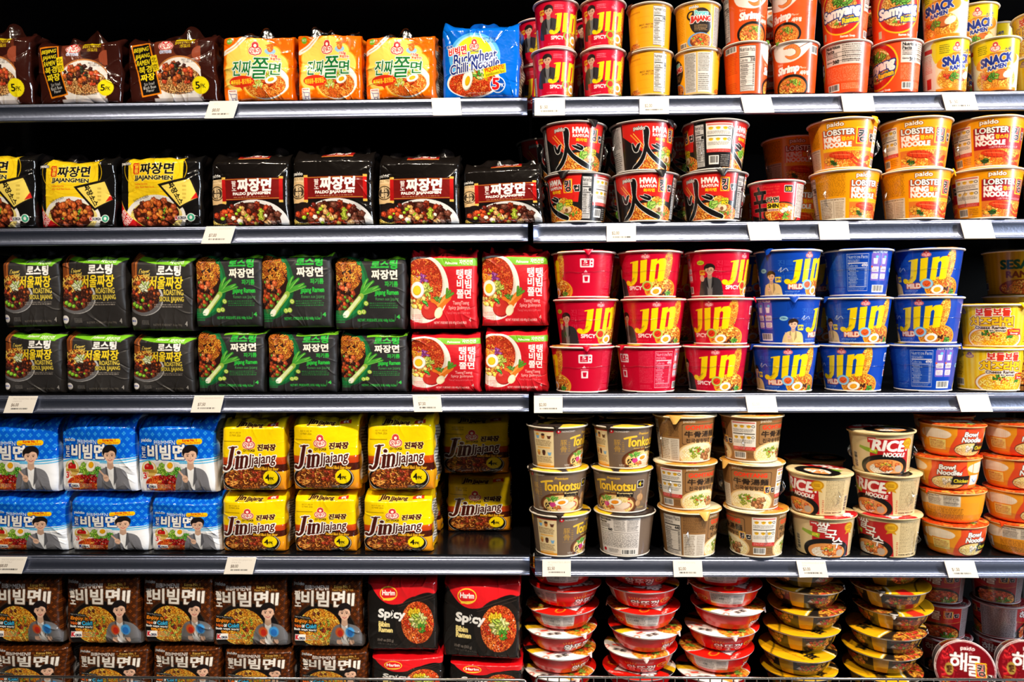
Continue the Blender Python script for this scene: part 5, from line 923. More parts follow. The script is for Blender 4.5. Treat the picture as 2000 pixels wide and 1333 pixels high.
pouch_kind('black', art_black_jjajang, .175, .165, .12, 'gloss', (BK, 'gloss', .016), side=BK, amp=.0042, crs=30, v0=.8, lean=.55, ears=.06)
pouch_kind('roast', art_roast, .14, .15, .12, 'matte', ((30, 28, 28), 'matte', .012), side=(38, 36, 35), v0=.84, lean=.5)
pouch_kind('green', art_green, .155, .15, .12, 'matte', ((28, 27, 27), 'matte', .011), side=(36, 35, 35), v0=.86, lean=.5)
pouch_kind('taeng', art_taeng, .16, .155, .12, 'matte', ((170, 14, 24), 'gloss', .012), side=(186, 18, 30), v0=.88, lean=.4)
pouch_kind('blue', art_blue, .175, .15, .12, 'gloss', ((6, 60, 150), 'gloss', .012), side=(205, 215, 228), top=(8, 66, 170), right=(210, 216, 226), gus=.015, v0=.82, lean=.5)
pouch_kind('jin', art_jin_jjajang, .157, .15, .13, 'gloss', ((214, 180, 10), 'gloss', .012), side=(238, 180, 20), top=(232, 196, 10), right=(224, 218, 206), gus=.004, v0=.84, lean=.4, amp=.0022)
pouch_kind('brown', art_brown, .16, .15, .12, 'gloss', ((54, 26, 10), 'gloss', .008), side=(70, 34, 12), right=(180, 180, 184), gus=.015, v0=.9, lean=.3)
pouch_kind('harim', art_harim, .18, .17, .12, 'gloss', ((150, 10, 18), 'gloss', .008), side=BK, top=(190, 14, 24), v0=.84, lean=.5, amp=.0026)

# ---------------------------------------------------------------- cups and bowls
CUP = {}
def ring(mb, r, z, w, h, col, n=96):
    t = np.linspace(0, 2*math.pi, n, endpoint=False); a = np.linspace(0, 2*math.pi, 8, endpoint=False)
    P = np.stack([np.stack([(r+w*math.cos(q))*np.sin(t), -(r+w*math.cos(q))*np.cos(t), np.full(n, z+h*math.sin(q))], 1) for q in np.r_[a, a[:1]]]); mb.grid(P, col, True)
def cup_kind(key, art, rt, rb, h, rim=(236, 228, 216), lid=None, lidcol=(226, 220, 210), tab=None, base=None, fin=False, profile=None, seam=False, over=0, dens=1.5, name='noodle_cup', body='cup_body'):
    """a printed cup: body, rolled rim, foil lid, pull tab, foot ring and the corner of its shrink film; parts of one Empty"""
    A = art(); p = []
    prof = profile or [(rb, .0), (rt-.0035, 1)]; pz = np.array([q[1] for q in prof]); pr = np.array([q[0] for q in prof])
    nv = int(h*903*dens); nu = int(2*math.pi*rt*903*dens*.82); z = np.linspace(1, 0, nv); rr = np.interp(z, pz, pr); th = np.linspace(-math.pi, math.pi, nu, endpoint=False)
    P = np.stack([rr[:, None]*np.sin(th)[None], -rr[:, None]*np.cos(th)[None], np.repeat((z*(h-.002)+.001)[:, None], nu, 1)], -1)
    mb = MB(); U, V = np.meshgrid((th+math.pi)/(2*math.pi), 1-z); I = mb.grid(P, sample(A, U, V), True); mb.fan(I[-1], (0, 0, .004), rim); mb.fan(I[0], (0, 0, h-.004), rim, True)
    p.append((body, mb.mesh(body, MT['cup'])))
    mb = MB(); ring(mb, rt-.0022, h-.0022, .0026+over*.3, .0022, rim); p.append(('rim', mb.mesh('rim', MT['plain'])))
    n, m = 150, 34; q = np.linspace(0, 1, m); rl = (rt-.001+over)*q; t = np.linspace(0, 2*math.pi, n, endpoint=False); zz = h+.0012+.0009*(1-q**2)-.0012*(q > .95)
    P = np.stack([rl[:, None]*np.sin(t), -rl[:, None]*np.cos(t), np.repeat(zz[:, None], n, 1)+.0004*np.sin(9*t)[None]*q[:, None]], -1)
    cc = sample(lid, .5+.5*q[:, None]*np.sin(t)*.98, .5+.5*q[:, None]*np.cos(t)*.98) if lid is not None else lidcol
    mb = MB(); I = mb.grid(P, cc, True, True); P2 = P.copy(); P2[..., 2] -= .0008; J = mb.grid(P2[-2:], lidcol if lid is not None else lidcol, True); mb.quads(np.array([I[-1], J[-1]]), True, True); mb.fan(J[0], (0, 0, h-.0005), lidcol); p.append(('lid', mb.mesh('lid', MT['lid'])))
    if base is not None: mb = MB(); ring(mb, rb-.0006, .0022, .0016, .0022, base); p.append(('base_ring', mb.mesh('base_ring', MT['plain'])))
    if tab is not None:
        col, ang, L = tab; mb = MB(); k = np.linspace(0, 1, 8); s = np.linspace(-1, 1, 9); rows = []
        for lay in (0, 1):
            for j in (range(8) if lay == 0 else range(7, -1, -1)):
                a = k[j]; wd = L*1.25*(1-a*.8); r = rt-.002+L*.2*a+.001; zt = h+.002-L*.75*a**1.3+(.0007 if lay else 0); aa = ang+s*wd/rt*.55
                rows.append(np.stack([(r+.002*(1-s**2))*np.sin(aa), -(r+.002*(1-s**2))*np.cos(aa), np.full(9, zt)], 1))
        mb.grid(np.array(rows), col); p.append(('pull_tab', mb.mesh('pull_tab', MT['lid'])))
    if fin:
        for sg in (1, -1):
            mb = MB(); a = np.linspace(.28, .62, 10); rows = []
            for lay in (0, 1):
                for j in (range(6) if lay == 0 else range(5, -1, -1)):
                    b = j/5; r = rb+(rt-rb)*a+.0006+.0085*b*np.sin(math.pi*(a-.28)/.34)
                    rows.append(np.stack([sg*r, .004*np.sin(a*30+b*4)*b+np.full(10, .0006*lay-.01), a*h], 1))
            mb.grid(np.array(rows), (0, 0, 0)); p.append(('film_fin', mb.mesh('film_fin', MT['clear'])))
    if seam:
        mb = MB(); zs = h*.56; n2 = 120; t = np.linspace(0, 2*math.pi, n2, endpoint=False); zz = zs+.0012*np.sin(3*t)+.0008*np.sin(11*t); r = rb+(rt-rb)*.56
        mb.grid(np.stack([np.stack([(r+d)*np.sin(t), -(r+d)*np.cos(t), zz+e], 1) for d, e in ((-.0028, -.0008), (.0000, 0), (-.0028, .0008))]), (0, 0, 0), True); p.append(('film_seam', mb.mesh('film_seam', MT['clear'])))
    CUP[key] = dict(rt=rt, rb=rb, h=h, W=A.W/A.res, parts=p, name=name, proto=None)
RD, BL, OG = (200, 4, 44), (10, 66, 176), (240, 160, 30)
LID = {k: art_food_lid(k) for k in ('bowl', 'rice', 'tonkotsu', 'gomtang', 'cheese', 'jin', 'jinmild')}
cup_kind('jin', art_jin, .0727, .0566, .1008, lid=LID['jin'], tab=(RD, 1.9, .016), base=(225, 215, 208), seam=True)
cup_kind('jinmild', lambda: art_jin(True), .0727, .0566, .1008, lid=LID['jinmild'], tab=(BL, -1.2, .018), base=(225, 215, 208), seam=True)
cup_kind('hwa', art_hwa, .0738, .057, .1058, rim=(190, 184, 178), lidcol=(40, 26, 24), tab=((24, 20, 20), .6, .022), base=(205, 202, 198), fin=True)
cup_kind('lobster', art_lobster, .0742, .0575, .1062, lidcol=(246, 170, 20), tab=((246, 170, 10), 1.0, .02), base=(235, 225, 210), fin=True)
cup_kind('lobsterred', lambda: art_lobster(True), .0742, .0575, .1062, lidcol=(246, 170, 20), tab=((246, 170, 10), 1.0, .02), base=(235, 225, 210), fin=True)
cup_kind('shin', art_shin, .061, .049, .086, lidcol=(200, 30, 30))
cup_kind('tonkotsu', art_tonkotsu, .0688, .0540, .0938, rim=(205, 196, 182), lid=LID['tonkotsu'], tab=((40, 32, 28), -1.3, .012), base=(196, 190, 182))
cup_kind('gomtang', art_gomtang, .0698, .0545, .101, rim=(238, 220, 180), lid=LID['gomtang'], tab=((226, 176, 90), -.9, .024), base=(196, 186, 172), fin=True, over=.001)
cup_kind('rice', art_rice, .0695, .0555, .089, rim=(232, 204, 140), lid=LID['rice'], base=None, fin=True, over=.002)
cup_kind('bowlnoodle', art_bowlnoodle, .066, .047, .0698, rim=(242, 190, 120), lid=LID['bowl'], lidcol=(236, 110, 50), tab=((226, 70, 24), 1.7, .012), over=.002, profile=[(.046, 0), (.052, .06), (.0575, .3), (.062, .7), (.0642, 1)], name='noodle_bowl', body='bowl_body')
cup_kind('cheese', art_cheese, .0705, .0585, .0925, lid=LID['cheese'], lidcol=(246, 190, 20), tab=((246, 196, 10), .9, .022), base=(214, 200, 180))
cup_kind('sesame', lambda: art_cheese(True), .0735, .058, .1035, lidcol=(205, 158, 18))
cup_kind('jinsmall', art_jin_small, .0508, .040, .1015, lid=LID['jin'], base=(214, 200, 196))
cup_kind('kids', art_kids, .0505, .0415, .0965, lidcol=(120, 70, 40), tab=((90, 45, 24), -.7, .018), base=(205, 170, 120))
cup_kind('shrimp', art_shrimp, .0512, .0410, .1095, lidcol=(230, 110, 50), tab=((90, 130, 40), -.6, .01))
cup_kind('samyang', art_samyang, .053, .042, .109, lidcol=(232, 90, 40))
cup_kind('snack', art_snack, .0495, .040, .1115, lidcol=(240, 180, 40))
cup_kind('haemul', art_haemul, .061, .049, .0826, rim=(205, 190, 190), lid=art_haemul_lid(), lidcol=(120, 10, 20), base=(190, 176, 178))
BPR = [(.052, 0), (.06, .08), (.07, .4), (.078, .9), (.08, 1)]
cup_kind('redbowl', art_redbowl, .082, .052, .0452, rim=(222, 212, 212), lid=art_redlid(), lidcol=(226, 216, 214), tab=((230, 210, 206), .5, .016), over=.003, profile=BPR, name='noodle_bowl', body='bowl_body')
cup_kind('blackbowl', art_blackbowl, .083, .054, .0452, rim=(196, 190, 182), lid=art_yellowlid(), lidcol=(200, 150, 30), tab=((200, 194, 190), .4, .014), over=.003, profile=BPR, name='noodle_bowl', body='bowl_body')

def put_cup(key, label, group, X, Y, z, face, tilt=(0, 0), absrot=None):
    k = CUP[key]
    if k['proto'] is None:
        o = link(k['name'], None); k['proto'] = o
        for n, me in k['parts']: link(n, me, o)
    else: o = copy_tree(k['proto'])
    th = (face/k['W']-.5)*2*math.pi; cam_dir = -math.atan2(X, DIST+Y)
    o.rotation_euler = (math.radians(tilt[0]), math.radians(tilt[1]), cam_dir-th)
    if absrot: o.rotation_euler = absrot
    o.location = (X, Y, z); return tag(o, label, 'noodle bowl' if k['name'] == 'noodle_bowl' else 'noodle cup', group)
# ---------------------------------------------------------------- the shelving
LIPH = .0395
ZL = [ZC+q for q in (.4331, .1631, -.2057, -.5636)]; DECK = [q+LIPH for q in ZL]+[ZC-.854]
XG0, XG1 = at(1033, 640, 0)[0], at(1041.5, 640, 0)[0]; BAYS = (('left', -1.42, XG0), ('right', XG1, 1.36)); BACK = .52
def slab(name, a, b, m, kind='structure', parent=None):
    mb = MB(); mb.box(a, b); o = mb.build(name, m, parent, True)
    if kind: o['kind'] = kind
    return o
slab('wall_back', (-1.6, BACK, 0), (1.55, BACK+.03, ZC+1.0), MT['wall']); slab('shade_canopy', (-1.6, -.01, ZC+.80), (1.55, BACK, ZC+.84), MT['steel']); slab('floor', (-4, -4.5, -.03), (5, BACK+.03, 0), mat('grey shop floor tiles', .35, (.16, .155, .15)))  # unseen canopy board over the top shelf, added to keep the back panel dark
for k, x in enumerate((-1.43, (XG0+XG1)/2, 1.37)): slab('trim_%d' % (k+1), (x-.012 if k != 1 else XG0+.0008, BACK-.03, 0), (x+.012 if k != 1 else XG1-.0008, BACK, ZC+1.0), MT['steel'])
ORD = ('top', 'second', 'third', 'fourth', 'bottom')
prof = [(.0125, .0385), (.006, .0385), (.0045, .0365), (.0042, .034), (.0026, .0328), (.0024, .0315), (.0042, .0285), (.0056, .0225), (.0054, .015), (.0040, .0095), (.002, .0064), (.0022, .0056), (.0004, .0045), (0, .003), (.0004, .0012), (.002, 0), (.0125, .0005)]
pp = smooth(prof, 3)
for i in range(5):
    for b, x0, x1 in BAYS:
        o = tag(link('shelf', None), 'black steel shelf board with its front rail, %s shelf of the %s bay' % (ORD[i], b), 'shelf', 'shelf boards of the two bays'); o.location = ((x0+x1)/2, 0, DECK[i]); w2 = (x1-x0)/2
        mb = MB(); mb.box((-w2, .0125, -.024), (w2, BACK-.032, 0)); mb.box((-w2, .0125, -.0005), (w2, .0145, .0022)); mb.build('deck', MT['deck'], o, True)
        if i == 4: continue
        dz = -LIPH-(.003 if b == 'right' else 0); mb = MB(); a = w2-.0012
        sc = (LIPH-.001-dz-LIPH+ (0 if b == 'left' else 0))/.0385
        P = np.array([[(x, y, dz+z*(-dz-.001)/.0385) for y, z in pp] for x in np.linspace(-a, a, 60)]); I = mb.grid(P, (0, 0, 0), False, True)
        for row, fl in ((I[0], False), (I[-1], True)): mb.fan(row, P[0 if not fl else -1].mean(0), (0, 0, 0), fl)
        mb.build('price_rail', MT['rail'], o)
        for sg in (-1, 1):
            mb = MB(); mb.box((sg*w2-.004*(sg > 0), .3, -.05), (sg*w2+.004*(sg < 0), BACK-.034, -.029)); mb.build('bracket', MT['steel'], o, True)
# wire fence along the bottom shelf
wm = None
for b, x0, x1 in BAYS:
    zt = at(500 if b == 'left' else 1500, 1325.5, 0)[1]; xa = x0+.02 if b == 'left' else at(1047, 1326, 0)[0]; xb = at(1027, 1326, 0)[0] if b == 'left' else x1-.02
    o = tag(link('wire_fence', None), 'chrome wire fence along the front of the bottom shelf, %s bay' % b, 'fence', 'wire fences on the bottom shelf'); o.location = (xa, 0, DECK[4]); h = zt-DECK[4]; L = xb-xa
    mb = MB(); r = .008; pts = [(0, 0, .002), (0, 0, h-r)]+[(r-r*math.cos(q), 0, h-r+r*math.sin(q)) for q in (.5, 1.0)]+[(r, 0, h), (L-r, 0, h)]+[(L-r+r*math.sin(q), 0, h-r+r*math.cos(q)) for q in (.5, 1.0)]+[(L, 0, h-r), (L, 0, .002)]
    mb.tube(pts, .003); mb.tube([(0, .001, .02), (L, .001, .02)], .002); mb.build('top_rail', MT['chrome'], o)
    mb = MB(); mb.tube([(0, 0, 0), (0, 0, h-.004)], .0016, n=6); wm = mb.mesh('wire', MT['chrome']); n = int(L/.0248)
    for k in range(1, n): q = link('wire', wm, o); q.location = (k*L/n, -.0032, .003)
# ---------------------------------------------------------------- paper price tags in the rails
def price_tag(i, x0, x1, sl, lines, price, label, faint=False):
    b = 0 if x1 < 1036 else 1; zb = ZL[i]-(.003 if b else 0); W = at(x1, 640, 0)[0]-at(x0, 640, 0)[0]; H = .0375
    A = Art(0, 0, 60, 34, 6, (252, 244, 232), int(x0)+7); k = (120, 106, 94) if not faint else (236, 222, 208); k2 = (205, 194, 182) if not faint else (240, 228, 214)
    for j, t in enumerate(lines):
        if t: A.text(t, 11, 4+j*5, 11+2.7*len(t), 7.2+j*5, k2, 0)
    if price: A.text(price, 11, 14.5, 26, 21.5, k, .25)
    A.bars(10, 23.5, 50, 27.5, (252, 244, 232)) if not faint else A.micro(10, 23, 50, 27, k2, 1); A.a[:] = A.a*(1 if faint else .85)+np.array((252, 244, 232))*(0 if faint else .15)
    nu, nv = 90, 56; u, v = np.meshgrid(np.linspace(0, 1, nu), np.linspace(0, 1, nv)); R = random.Random(int(x0)); cv = R.uniform(.0004, .0016)
    x = (u-.5)*W-sl*(v-.5)*.012; y = -.0012-cv*4*(u-.5)**2*v; z = H*(1-v)
    mb = MB(); I = mb.grid(np.stack([x, y, z], -1), sample(A, u, v)); per = np.concatenate([I[0, :-1], I[:-1, -1], I[-1, :0:-1], I[:0:-1, 0]]); q = np.stack([x, y, z], -1).reshape(-1, 3)[per]+(0, .0009, 0); J = mb.add(q, (250, 242, 230)); mb.quads(np.array([per, J]), True, True); mb.fan(J, q.mean(0), (250, 242, 230))
    o = mb.build('price_tag', MT['tag']); o.location = ((at(x0, 640, 0)[0]+at(x1, 640, 0)[0])/2, -.0006, zb+.0008); tag(o, label, 'price tag', 'paper price tags on the shelf rails')
TAGS = [(0, 413, 469, 1, ('OTG', ''), '$8.00', 'under the first orange noodle pouch on the top shelf'), (0, 848, 904, -.3, ('',), '', 'with blank face, under the bright blue noodle pouch, top shelf'), (0, 1046, 1105, 0, ('OTG JIN RAMEN SPICY', 'CUP'), '$1.50', 'under the first red cup stack on the top shelf'), (0, 1249, 1306, 0, ('PALDO PORORO JJAJ', 'SMALL CUP'), '$2.00', 'under the first orange yellow cup stack, top shelf'), (0, 1448, 1506, -.7, ('',), '$1.50', 'under the first orange shrimp cup stack, top shelf'), (0, 1641, 1702, -.5, ('',), '$1.50', 'under the first orange red cup stack, top shelf'), (0, 1837, 1900, -.8, ('SNACK RAMEN CUP', ''), '$1.50', 'under the yellow and cream cups, top shelf'),
    (1, 402, 459, 1, ('PALDO JJAJANGMEN', ''), '$7.00', 'under the first black and maroon pouch, second shelf'), (1, 1185, 1242, 0, ('PALDO KINGCUP HWARA', 'MYUN'), '$2.00', 'under the black and red cups, second shelf'), (1, 1461, 1522, -.6, ('',), '$2.50', 'under the lone short red cup'), (1, 1598, 1656, -.3, ('',), '', 'faded blank, under the first yellow cup stack, second shelf'), (1, 1876, 1936, -.8, ('PALDO LOBSTER', 'KINGCUP'), '$2.00', 'under the yellow cups with dark red panels, second shelf'),
    (2, 9, 66, 1.1, ('PMO ROASTING SEOUL', 'JJAJANG'), '$6.00', 'under the leftmost black pouches, third shelf'), (2, 374, 432, .8, ('PMO JJAJANG RAMEN',), '$7.50', 'under the first green and black pouch, third shelf'), (2, 806, 861, -.3, ('PMO TAENG TAENG', 'JJOLMYUN'), '$7.50', 'under the red noodle pouches, third shelf'), (2, 1042, 1098, 0, ('OTG JIN RAMEN SPICY', 'BOWL'), '$2.00', 'under the first red cup stack, third shelf'), (2, 1458, 1517, -.5, ('',), '$2.50', 'under the first blue cup stack, third shelf'), (2, 1873, 1935, -.9, ('',), '$2.50', 'under the yellow cheese cups, third shelf'),
    (3, -22, 37, 1.1, ('PALDO BIBIM MYUN', '(4*130g)'), '$8.00', 'cut by the photo edge, under blue pouches, fourth shelf'), (3, 433, 490, .8, ('OTG JIN JJAJANG', '(MULTI)'), '$8.00', 'under the first yellow noodle pouch, fourth shelf'), (3, 1057, 1113, 0, ('NS TONKOTSU KUROMAYU', '101G'), '$2.50', 'under the first grey brown cup stack, fourth shelf'), (3, 1315, 1372, -.2, ('K-CUP Gomtang',), '$2.00', 'under the first tan brown cup stack, fourth shelf'), (3, 1560, 1617, -.6, ('RI RICENOODLE KIMCHI', 'BOWL'), '$3.00', 'under the cream rice noodle cups, fourth shelf'), (3, 1853, 1912, -.9, ('',), '$1.50', 'under the orange noodle bowls, fourth shelf')]
for i, x0, x1, sl, ln, pr, where in TAGS: price_tag(i, x0, x1, sl, ln, pr, ('white price tag reading %s ' % pr if pr else 'white price tag ')+where, pr == '' or (x0 > 1440 and x0 != 1837 and i < 3))

# ---------------------------------------------------------------- the pouches
def put_pouch(key, var, label, group, x0, x1, z0, y0, Y, rot=0, yaw=0, kw=.958, fin=True):
    k = POUCH[key]; ym = 640; xa, xb = at(x0, y0+60, Y)[0], at(x1, y0+60, Y)[0]; z1 = at((x0+x1)/2, y0, Y+.01)[1]
    o = link('noodle_pouch', k['mesh'][var % len(k['mesh'])]); sx, sz = (xb-xa)*kw/k['W'], (z1-z0)/(k['H']*1.025)
    o.scale = (sx, 1, sz); o.location = ((xa+xb)/2, Y, z0); o.rotation_euler = (0, math.radians(rot), math.radians(yaw)); tag(o, label, 'noodle pouch', group)
    if k['fin'] and fin:
        col, mt, h = k['fin']; R = random.Random(int(x0+y0)); key2 = (key, var % 2)
        if key2 not in FINS: FINS[key2] = fin_mesh(k['W']*.86, h, len(FINS)*3+1, col or (0, 0, 0), mt)
        f = link('top_seal', FINS[key2], o); f.location = (0, k['D']*.42, k['H']*.985)
        if col is None: f['label'] = 'clear crinkled film at the top'
    return z1
FINS = {}
def row(key, shelf, Y, xs, y0s, desc, where, group, below=None, rots=None, yaws=None, var=0, fin=True):
    out = []
    for i, (x0, x1) in enumerate(xs):
        zb = DECK[shelf]+.0006 if below is None else below[i]+.0012
        out.append(put_pouch(key, i+var, '%s, %s' % (desc, where[i]), group, x0, x1, zb, y0s[i], Y, (rots or [0]*9)[i], (yaws or [0]*9)[i], fin=fin))
    return out
def lefts(n, s): return [('leftmost' if i == 0 else ('rightmost' if i == n-1 else ORD2[i]+' from left'))+' '+s for i in range(n)]
ORD2 = ('first', 'second', 'third', 'fourth', 'fifth')
row('beijing', 0, .014, [(-112, 63), (67, 238), (243, 427)], [62, 73, 66], 'dark brown noodle pouch with slanted black banner', ['cut off by the photo edge, top shelf', 'second from left, top shelf', 'beside the orange pouches, top shelf'], 'dark brown pouches on the top shelf', rots=[0, -.5, -1], yaws=[0, -2, -3])
row('orange', 0, .012, [(432, 576), (578, 708), (709, 852)], [64, 60, 64], 'orange noodle pouch with green hangul', ['first from left, beside the brown pouches', 'middle of the three', 'beside the bright blue pouch'], 'orange pouches on the top shelf', yaws=[2, 1, -3])
row('buckwheat', 0, .012, [(858, 1016)], [40], 'bright blue noodle pouch with yellow disc', ['alone beside the small red cups'], None, rots=[.8], yaws=[-4])
row('yellow', 1, .014, [(-92, 72), (70, 226), (227, 396)], [292, 303, 296], 'black noodle pouch with yellow panel and sauce sachet', ['cut off by the photo edge', 'middle of the three', 'beside the black and maroon pouches'], 'black and yellow pouches on the second shelf', yaws=[-2, -3, -2])
row('black', 1, .014, [(409, 568), (567, 732), (735, 901), (903, 1064)], [290, 284, 292, 309], 'glossy black noodle pouch with maroon scroll banner', lefts(4, 'on the second shelf'), 'black and maroon pouches on the second shelf', rots=[-.6, 0, 0, -1.5], yaws=[1, 0, 0, -3])
b = row('roast', 2, .032, [(4, 124), (125, 252), (254, 379)], [640, 643, 648], 'matte black noodle pouch with lime band', lefts(3, 'in the lower tier, third shelf'), 'matte black pouches on the third shelf', yaws=[1, 0, -2], fin=False)
row('roast', 2, .029, [(4, 118), (116, 248), (249, 376)], [492, 488, 489], 'matte black noodle pouch with lime band', lefts(3, 'in the upper tier, third shelf'), 'matte black pouches on the third shelf', b, rots=[-1, -.5, .8], yaws=[1, .5, -1.5], var=1)
b = row('green', 2, .032, [(381, 518), (519, 660), (661, 797)], [640, 642, 645], 'black noodle pouch with green onion and green bowl', lefts(3, 'in the lower tier'), 'black and green pouches on the third shelf', fin=False)
row('green', 2, .029, [(377, 514), (507, 650), (649, 794)], [490, 486, 492], 'black noodle pouch with green onion and green bowl', lefts(3, 'in the upper tier'), 'black and green pouches on the third shelf', b, rots=[0, -.6, .5], yaws=[0, 0, -1], var=1)
b = row('taeng', 2, .032, [(799, 941), (944, 1072)], [644, 638], 'red noodle pouch with egg, apple and carrot', ['lower left of the four', 'lower right of the four'], 'red pouches on the third shelf', yaws=[-1, -3], fin=False)
row('taeng', 2, .029, [(797, 934), (937, 1072)], [484, 482], 'red noodle pouch with egg, apple and carrot', ['upper left of the four', 'upper right of the four'], 'red pouches on the third shelf', b, yaws=[0, -4], var=1)
b = row('blue', 3, .034, [(-26, 131), (133, 291), (291, 432)], [960, 960, 962], 'blue noodle pouch with man in grey suit', ['cut by the photo edge, lower', 'middle of the lower tier', 'beside the yellow pouches, lower tier'], 'blue pouches on the fourth shelf', fin=False)
row('blue', 3, .03, [(-48, 111), (113, 266), (263, 424)], [810, 806, 806], 'blue noodle pouch with man in grey suit', ['cut by the photo edge, upper', 'middle of the upper tier', 'beside the yellow pouches, upper tier'], 'blue pouches on the fourth shelf', b, rots=[.5, -.4, -.6], yaws=[0, -2, -2], var=1)
b = row('jin', 3, .03, [(431, 558), (572, 697), (707, 846)], [958, 956, 957], 'bright yellow noodle pouch with brown lettering', lefts(3, 'in the lower front tier'), 'bright yellow pouches on the fourth shelf', yaws=[1, 1, 1], fin=False)
row('jin', 3, .026, [(430, 558), (569, 702), (715, 850)], [811, 806, 805], 'bright yellow noodle pouch with brown lettering', lefts(3, 'in the upper front tier'), 'bright yellow pouches on the fourth shelf', b, rots=[.6, 0, -.5], yaws=[3, 1, 0], var=1)
bb = row('jin', 3, .195, [(733, 862), (872, 1000)], [948, 925], 'bright yellow noodle pouch with brown lettering', ['standing behind the last front pouch', 'set back alone in the gap, lower'], 'bright yellow pouches on the fourth shelf', yaws=[0, 2], var=1, fin=False)
row('jin', 3, .195, [(864, 996)], [806], 'bright yellow noodle pouch with brown lettering', ['set back in the gap, upper, in shade'], 'bright yellow pouches on the fourth shelf', bb[1:], yaws=[3])
b = row('brown', 4, .036, [(-20, 134), (147, 292), (294, 432), (434, 573), (580, 720)], [1254, 1256, 1254, 1260, 1262], 'chocolate brown noodle pouch with man in grey suit', lefts(5, 'in the lower tier'), 'chocolate brown pouches on the bottom shelf', fin=False)
row('brown', 4, .032, [(-28, 120), (123, 275), (273, 418), (409, 563), (563, 709)], [1116, 1114, 1115, 1119, 1118], 'chocolate brown noodle pouch with man in grey suit', lefts(5, 'in the upper tier'), 'chocolate brown pouches on the bottom shelf', b, rots=[-.4, -.8, 0, -.3, .4], yaws=[-2, -2, -1, -.5, 0], var=1)
b = row('harim', 4, .036, [(722, 868), (874, 1024)], [1268, 1283], 'black noodle pouch with red wavy top', ['lower left of the four', 'lower right of the four'], 'black and red pouches on the bottom shelf', yaws=[0, -3], fin=False)
row('harim', 4, .03, [(713, 856), (860, 1018)], [1112, 1112], 'black noodle pouch with red wavy top', ['upper left of the four', 'upper right of the four'], 'black and red pouches on the bottom shelf', b, rots=[0, .8], yaws=[0, -3], var=1)

# ---------------------------------------------------------------- cups and bowls, stacked
TIER = {1: ('alone',), 2: ('lower', 'upper'), 3: ('bottom', 'middle', 'top'), 4: ('lowest', 'second up', 'third up', 'highest'), 6: ('lowest', 'second up', 'third up', 'fourth up', 'fifth up', 'highest')}
def stack(key, shelf, Yc, items, desc, where, group, dz=.0024, tilts=None, jit=0):
    k = CUP[key]; z = DECK[shelf]+.0006
    for i, (px, face) in enumerate(items):
        zm = z+k['h']/2; py = 620+1500*(ZC-zm)/(DIST+Yc); R = random.Random(px+i); Y = Yc+R.uniform(-jit, jit); X = at(px, py, Y)[0]
        put_cup(key, '%s, %s %s' % (desc, TIER[len(items)][i], where), group, X, Y, z, face, (tilts or [(0, 0)]*9)[i]); z += k['h']+dz
S = stack
g = 'small red cups on the top shelf'; d = 'slim red noodle cup with yellow lettering and man'
S('jinsmall', 0, .044, [(1082, 121), (1086, 123)], d, 'in the first front stack', g); S('jinsmall', 0, .044, [(1178, 133), (1178, 133)], d, 'in the second front stack', g)
S('jinsmall', 0, .152, [(1054, 150), (1052, 130)], d, 'in shade behind the first stack', g); S('jinsmall', 0, .154, [(1155, 120), (1155, 130)], d, 'in shade behind the second stack', g)
g = 'orange yellow children cups on the top shelf'
S('kids', 0, .045, [(1270, 150), (1269, 150)], 'orange yellow noodle cup with white nutrition panel', 'in the stack beside the red cups', g); S('kids', 0, .045, [(1363, 57), (1362, 262)], 'slim orange yellow noodle cup', 'in the stack beside the shrimp cups', g)
g = 'orange shrimp cups on the top shelf'; d = 'tall orange noodle cup'
S('shrimp', 0, .044, [(1457, 63), (1456, 118)], d, 'in the stack beside the yellow cups', g); S('shrimp', 0, .044, [(1552, 142), (1551, 157)], d, 'in the stack beside the orange red cups', g); S('shrimp', 0, .154, [(1500, 130), (1500, 120)], d, 'in shade behind the front shrimp cups', g)
g = 'orange red emblem cups on the top shelf'; d = 'tall orange red noodle cup'
S('samyang', 0, .045, [(1652, 225), (1650, 143)], d, 'in the left stack, right of the shrimp cups', g); S('samyang', 0, .045, [(1750, 175), (1748, 127)], d, 'in the right stack, beside the cream cups', g); S('samyang', 0, .156, [(1700, 130), (1700, 120)], d, 'in shade between the two front stacks', g)
g = 'yellow and cream cups on the top shelf'; d = 'yellow cream cup with blue lettering'
S('snack', 0, .042, [(1845, 110), (1846, 150)], d, 'in the front stack beside orange red cups', g); S('snack', 0, .042, [(1942, 132)], d, 'in front with nothing on it', g); S('snack', 0, .15, [(1893, 120), (1903, 128)], d, 'in the second row', g); S('snack', 0, .27, [(1938, 132), (1942, 150)], d, 'in the third row', g); S('cheese', 0, .1, [(2045, 160), (2045, 200)], 'dark yellow noodle cup', 'at the right photo edge, top shelf', None)
g = 'black and red cups on the second shelf'; d = 'black and red cup with brush stroke character'
S('hwa', 1, .056, [(1128, 239), (1121, 180)], d, 'in the first front stack', g); S('hwa', 1, .056, [(1260, 187), (1255, 159)], d, 'in the second front stack', g); S('hwa', 1, .056, [(1394, 200), (1395, 285)], d, 'in the third front stack', g, tilts=[(0, 0), (0, -1.0)])
S('hwa', 1, .21, [(1068, 170), (1068, 180)], d, 'in the shaded first rear stack', g); S('hwa', 1, .21, [(1192, 180), (1192, 170)], d, 'in the shaded second rear stack', g); S('hwa', 1, .21, [(1322, 190), (1322, 180)], d, 'in the shaded third rear stack', g)
S('shin', 1, .05, [(1516, 193)], 'short plain red noodle cup with black character', 'between black cups and yellow cups', None)
g = 'yellow lobster cups on the second shelf'; d = 'yellow orange noodle cup with orange panel and lobster'
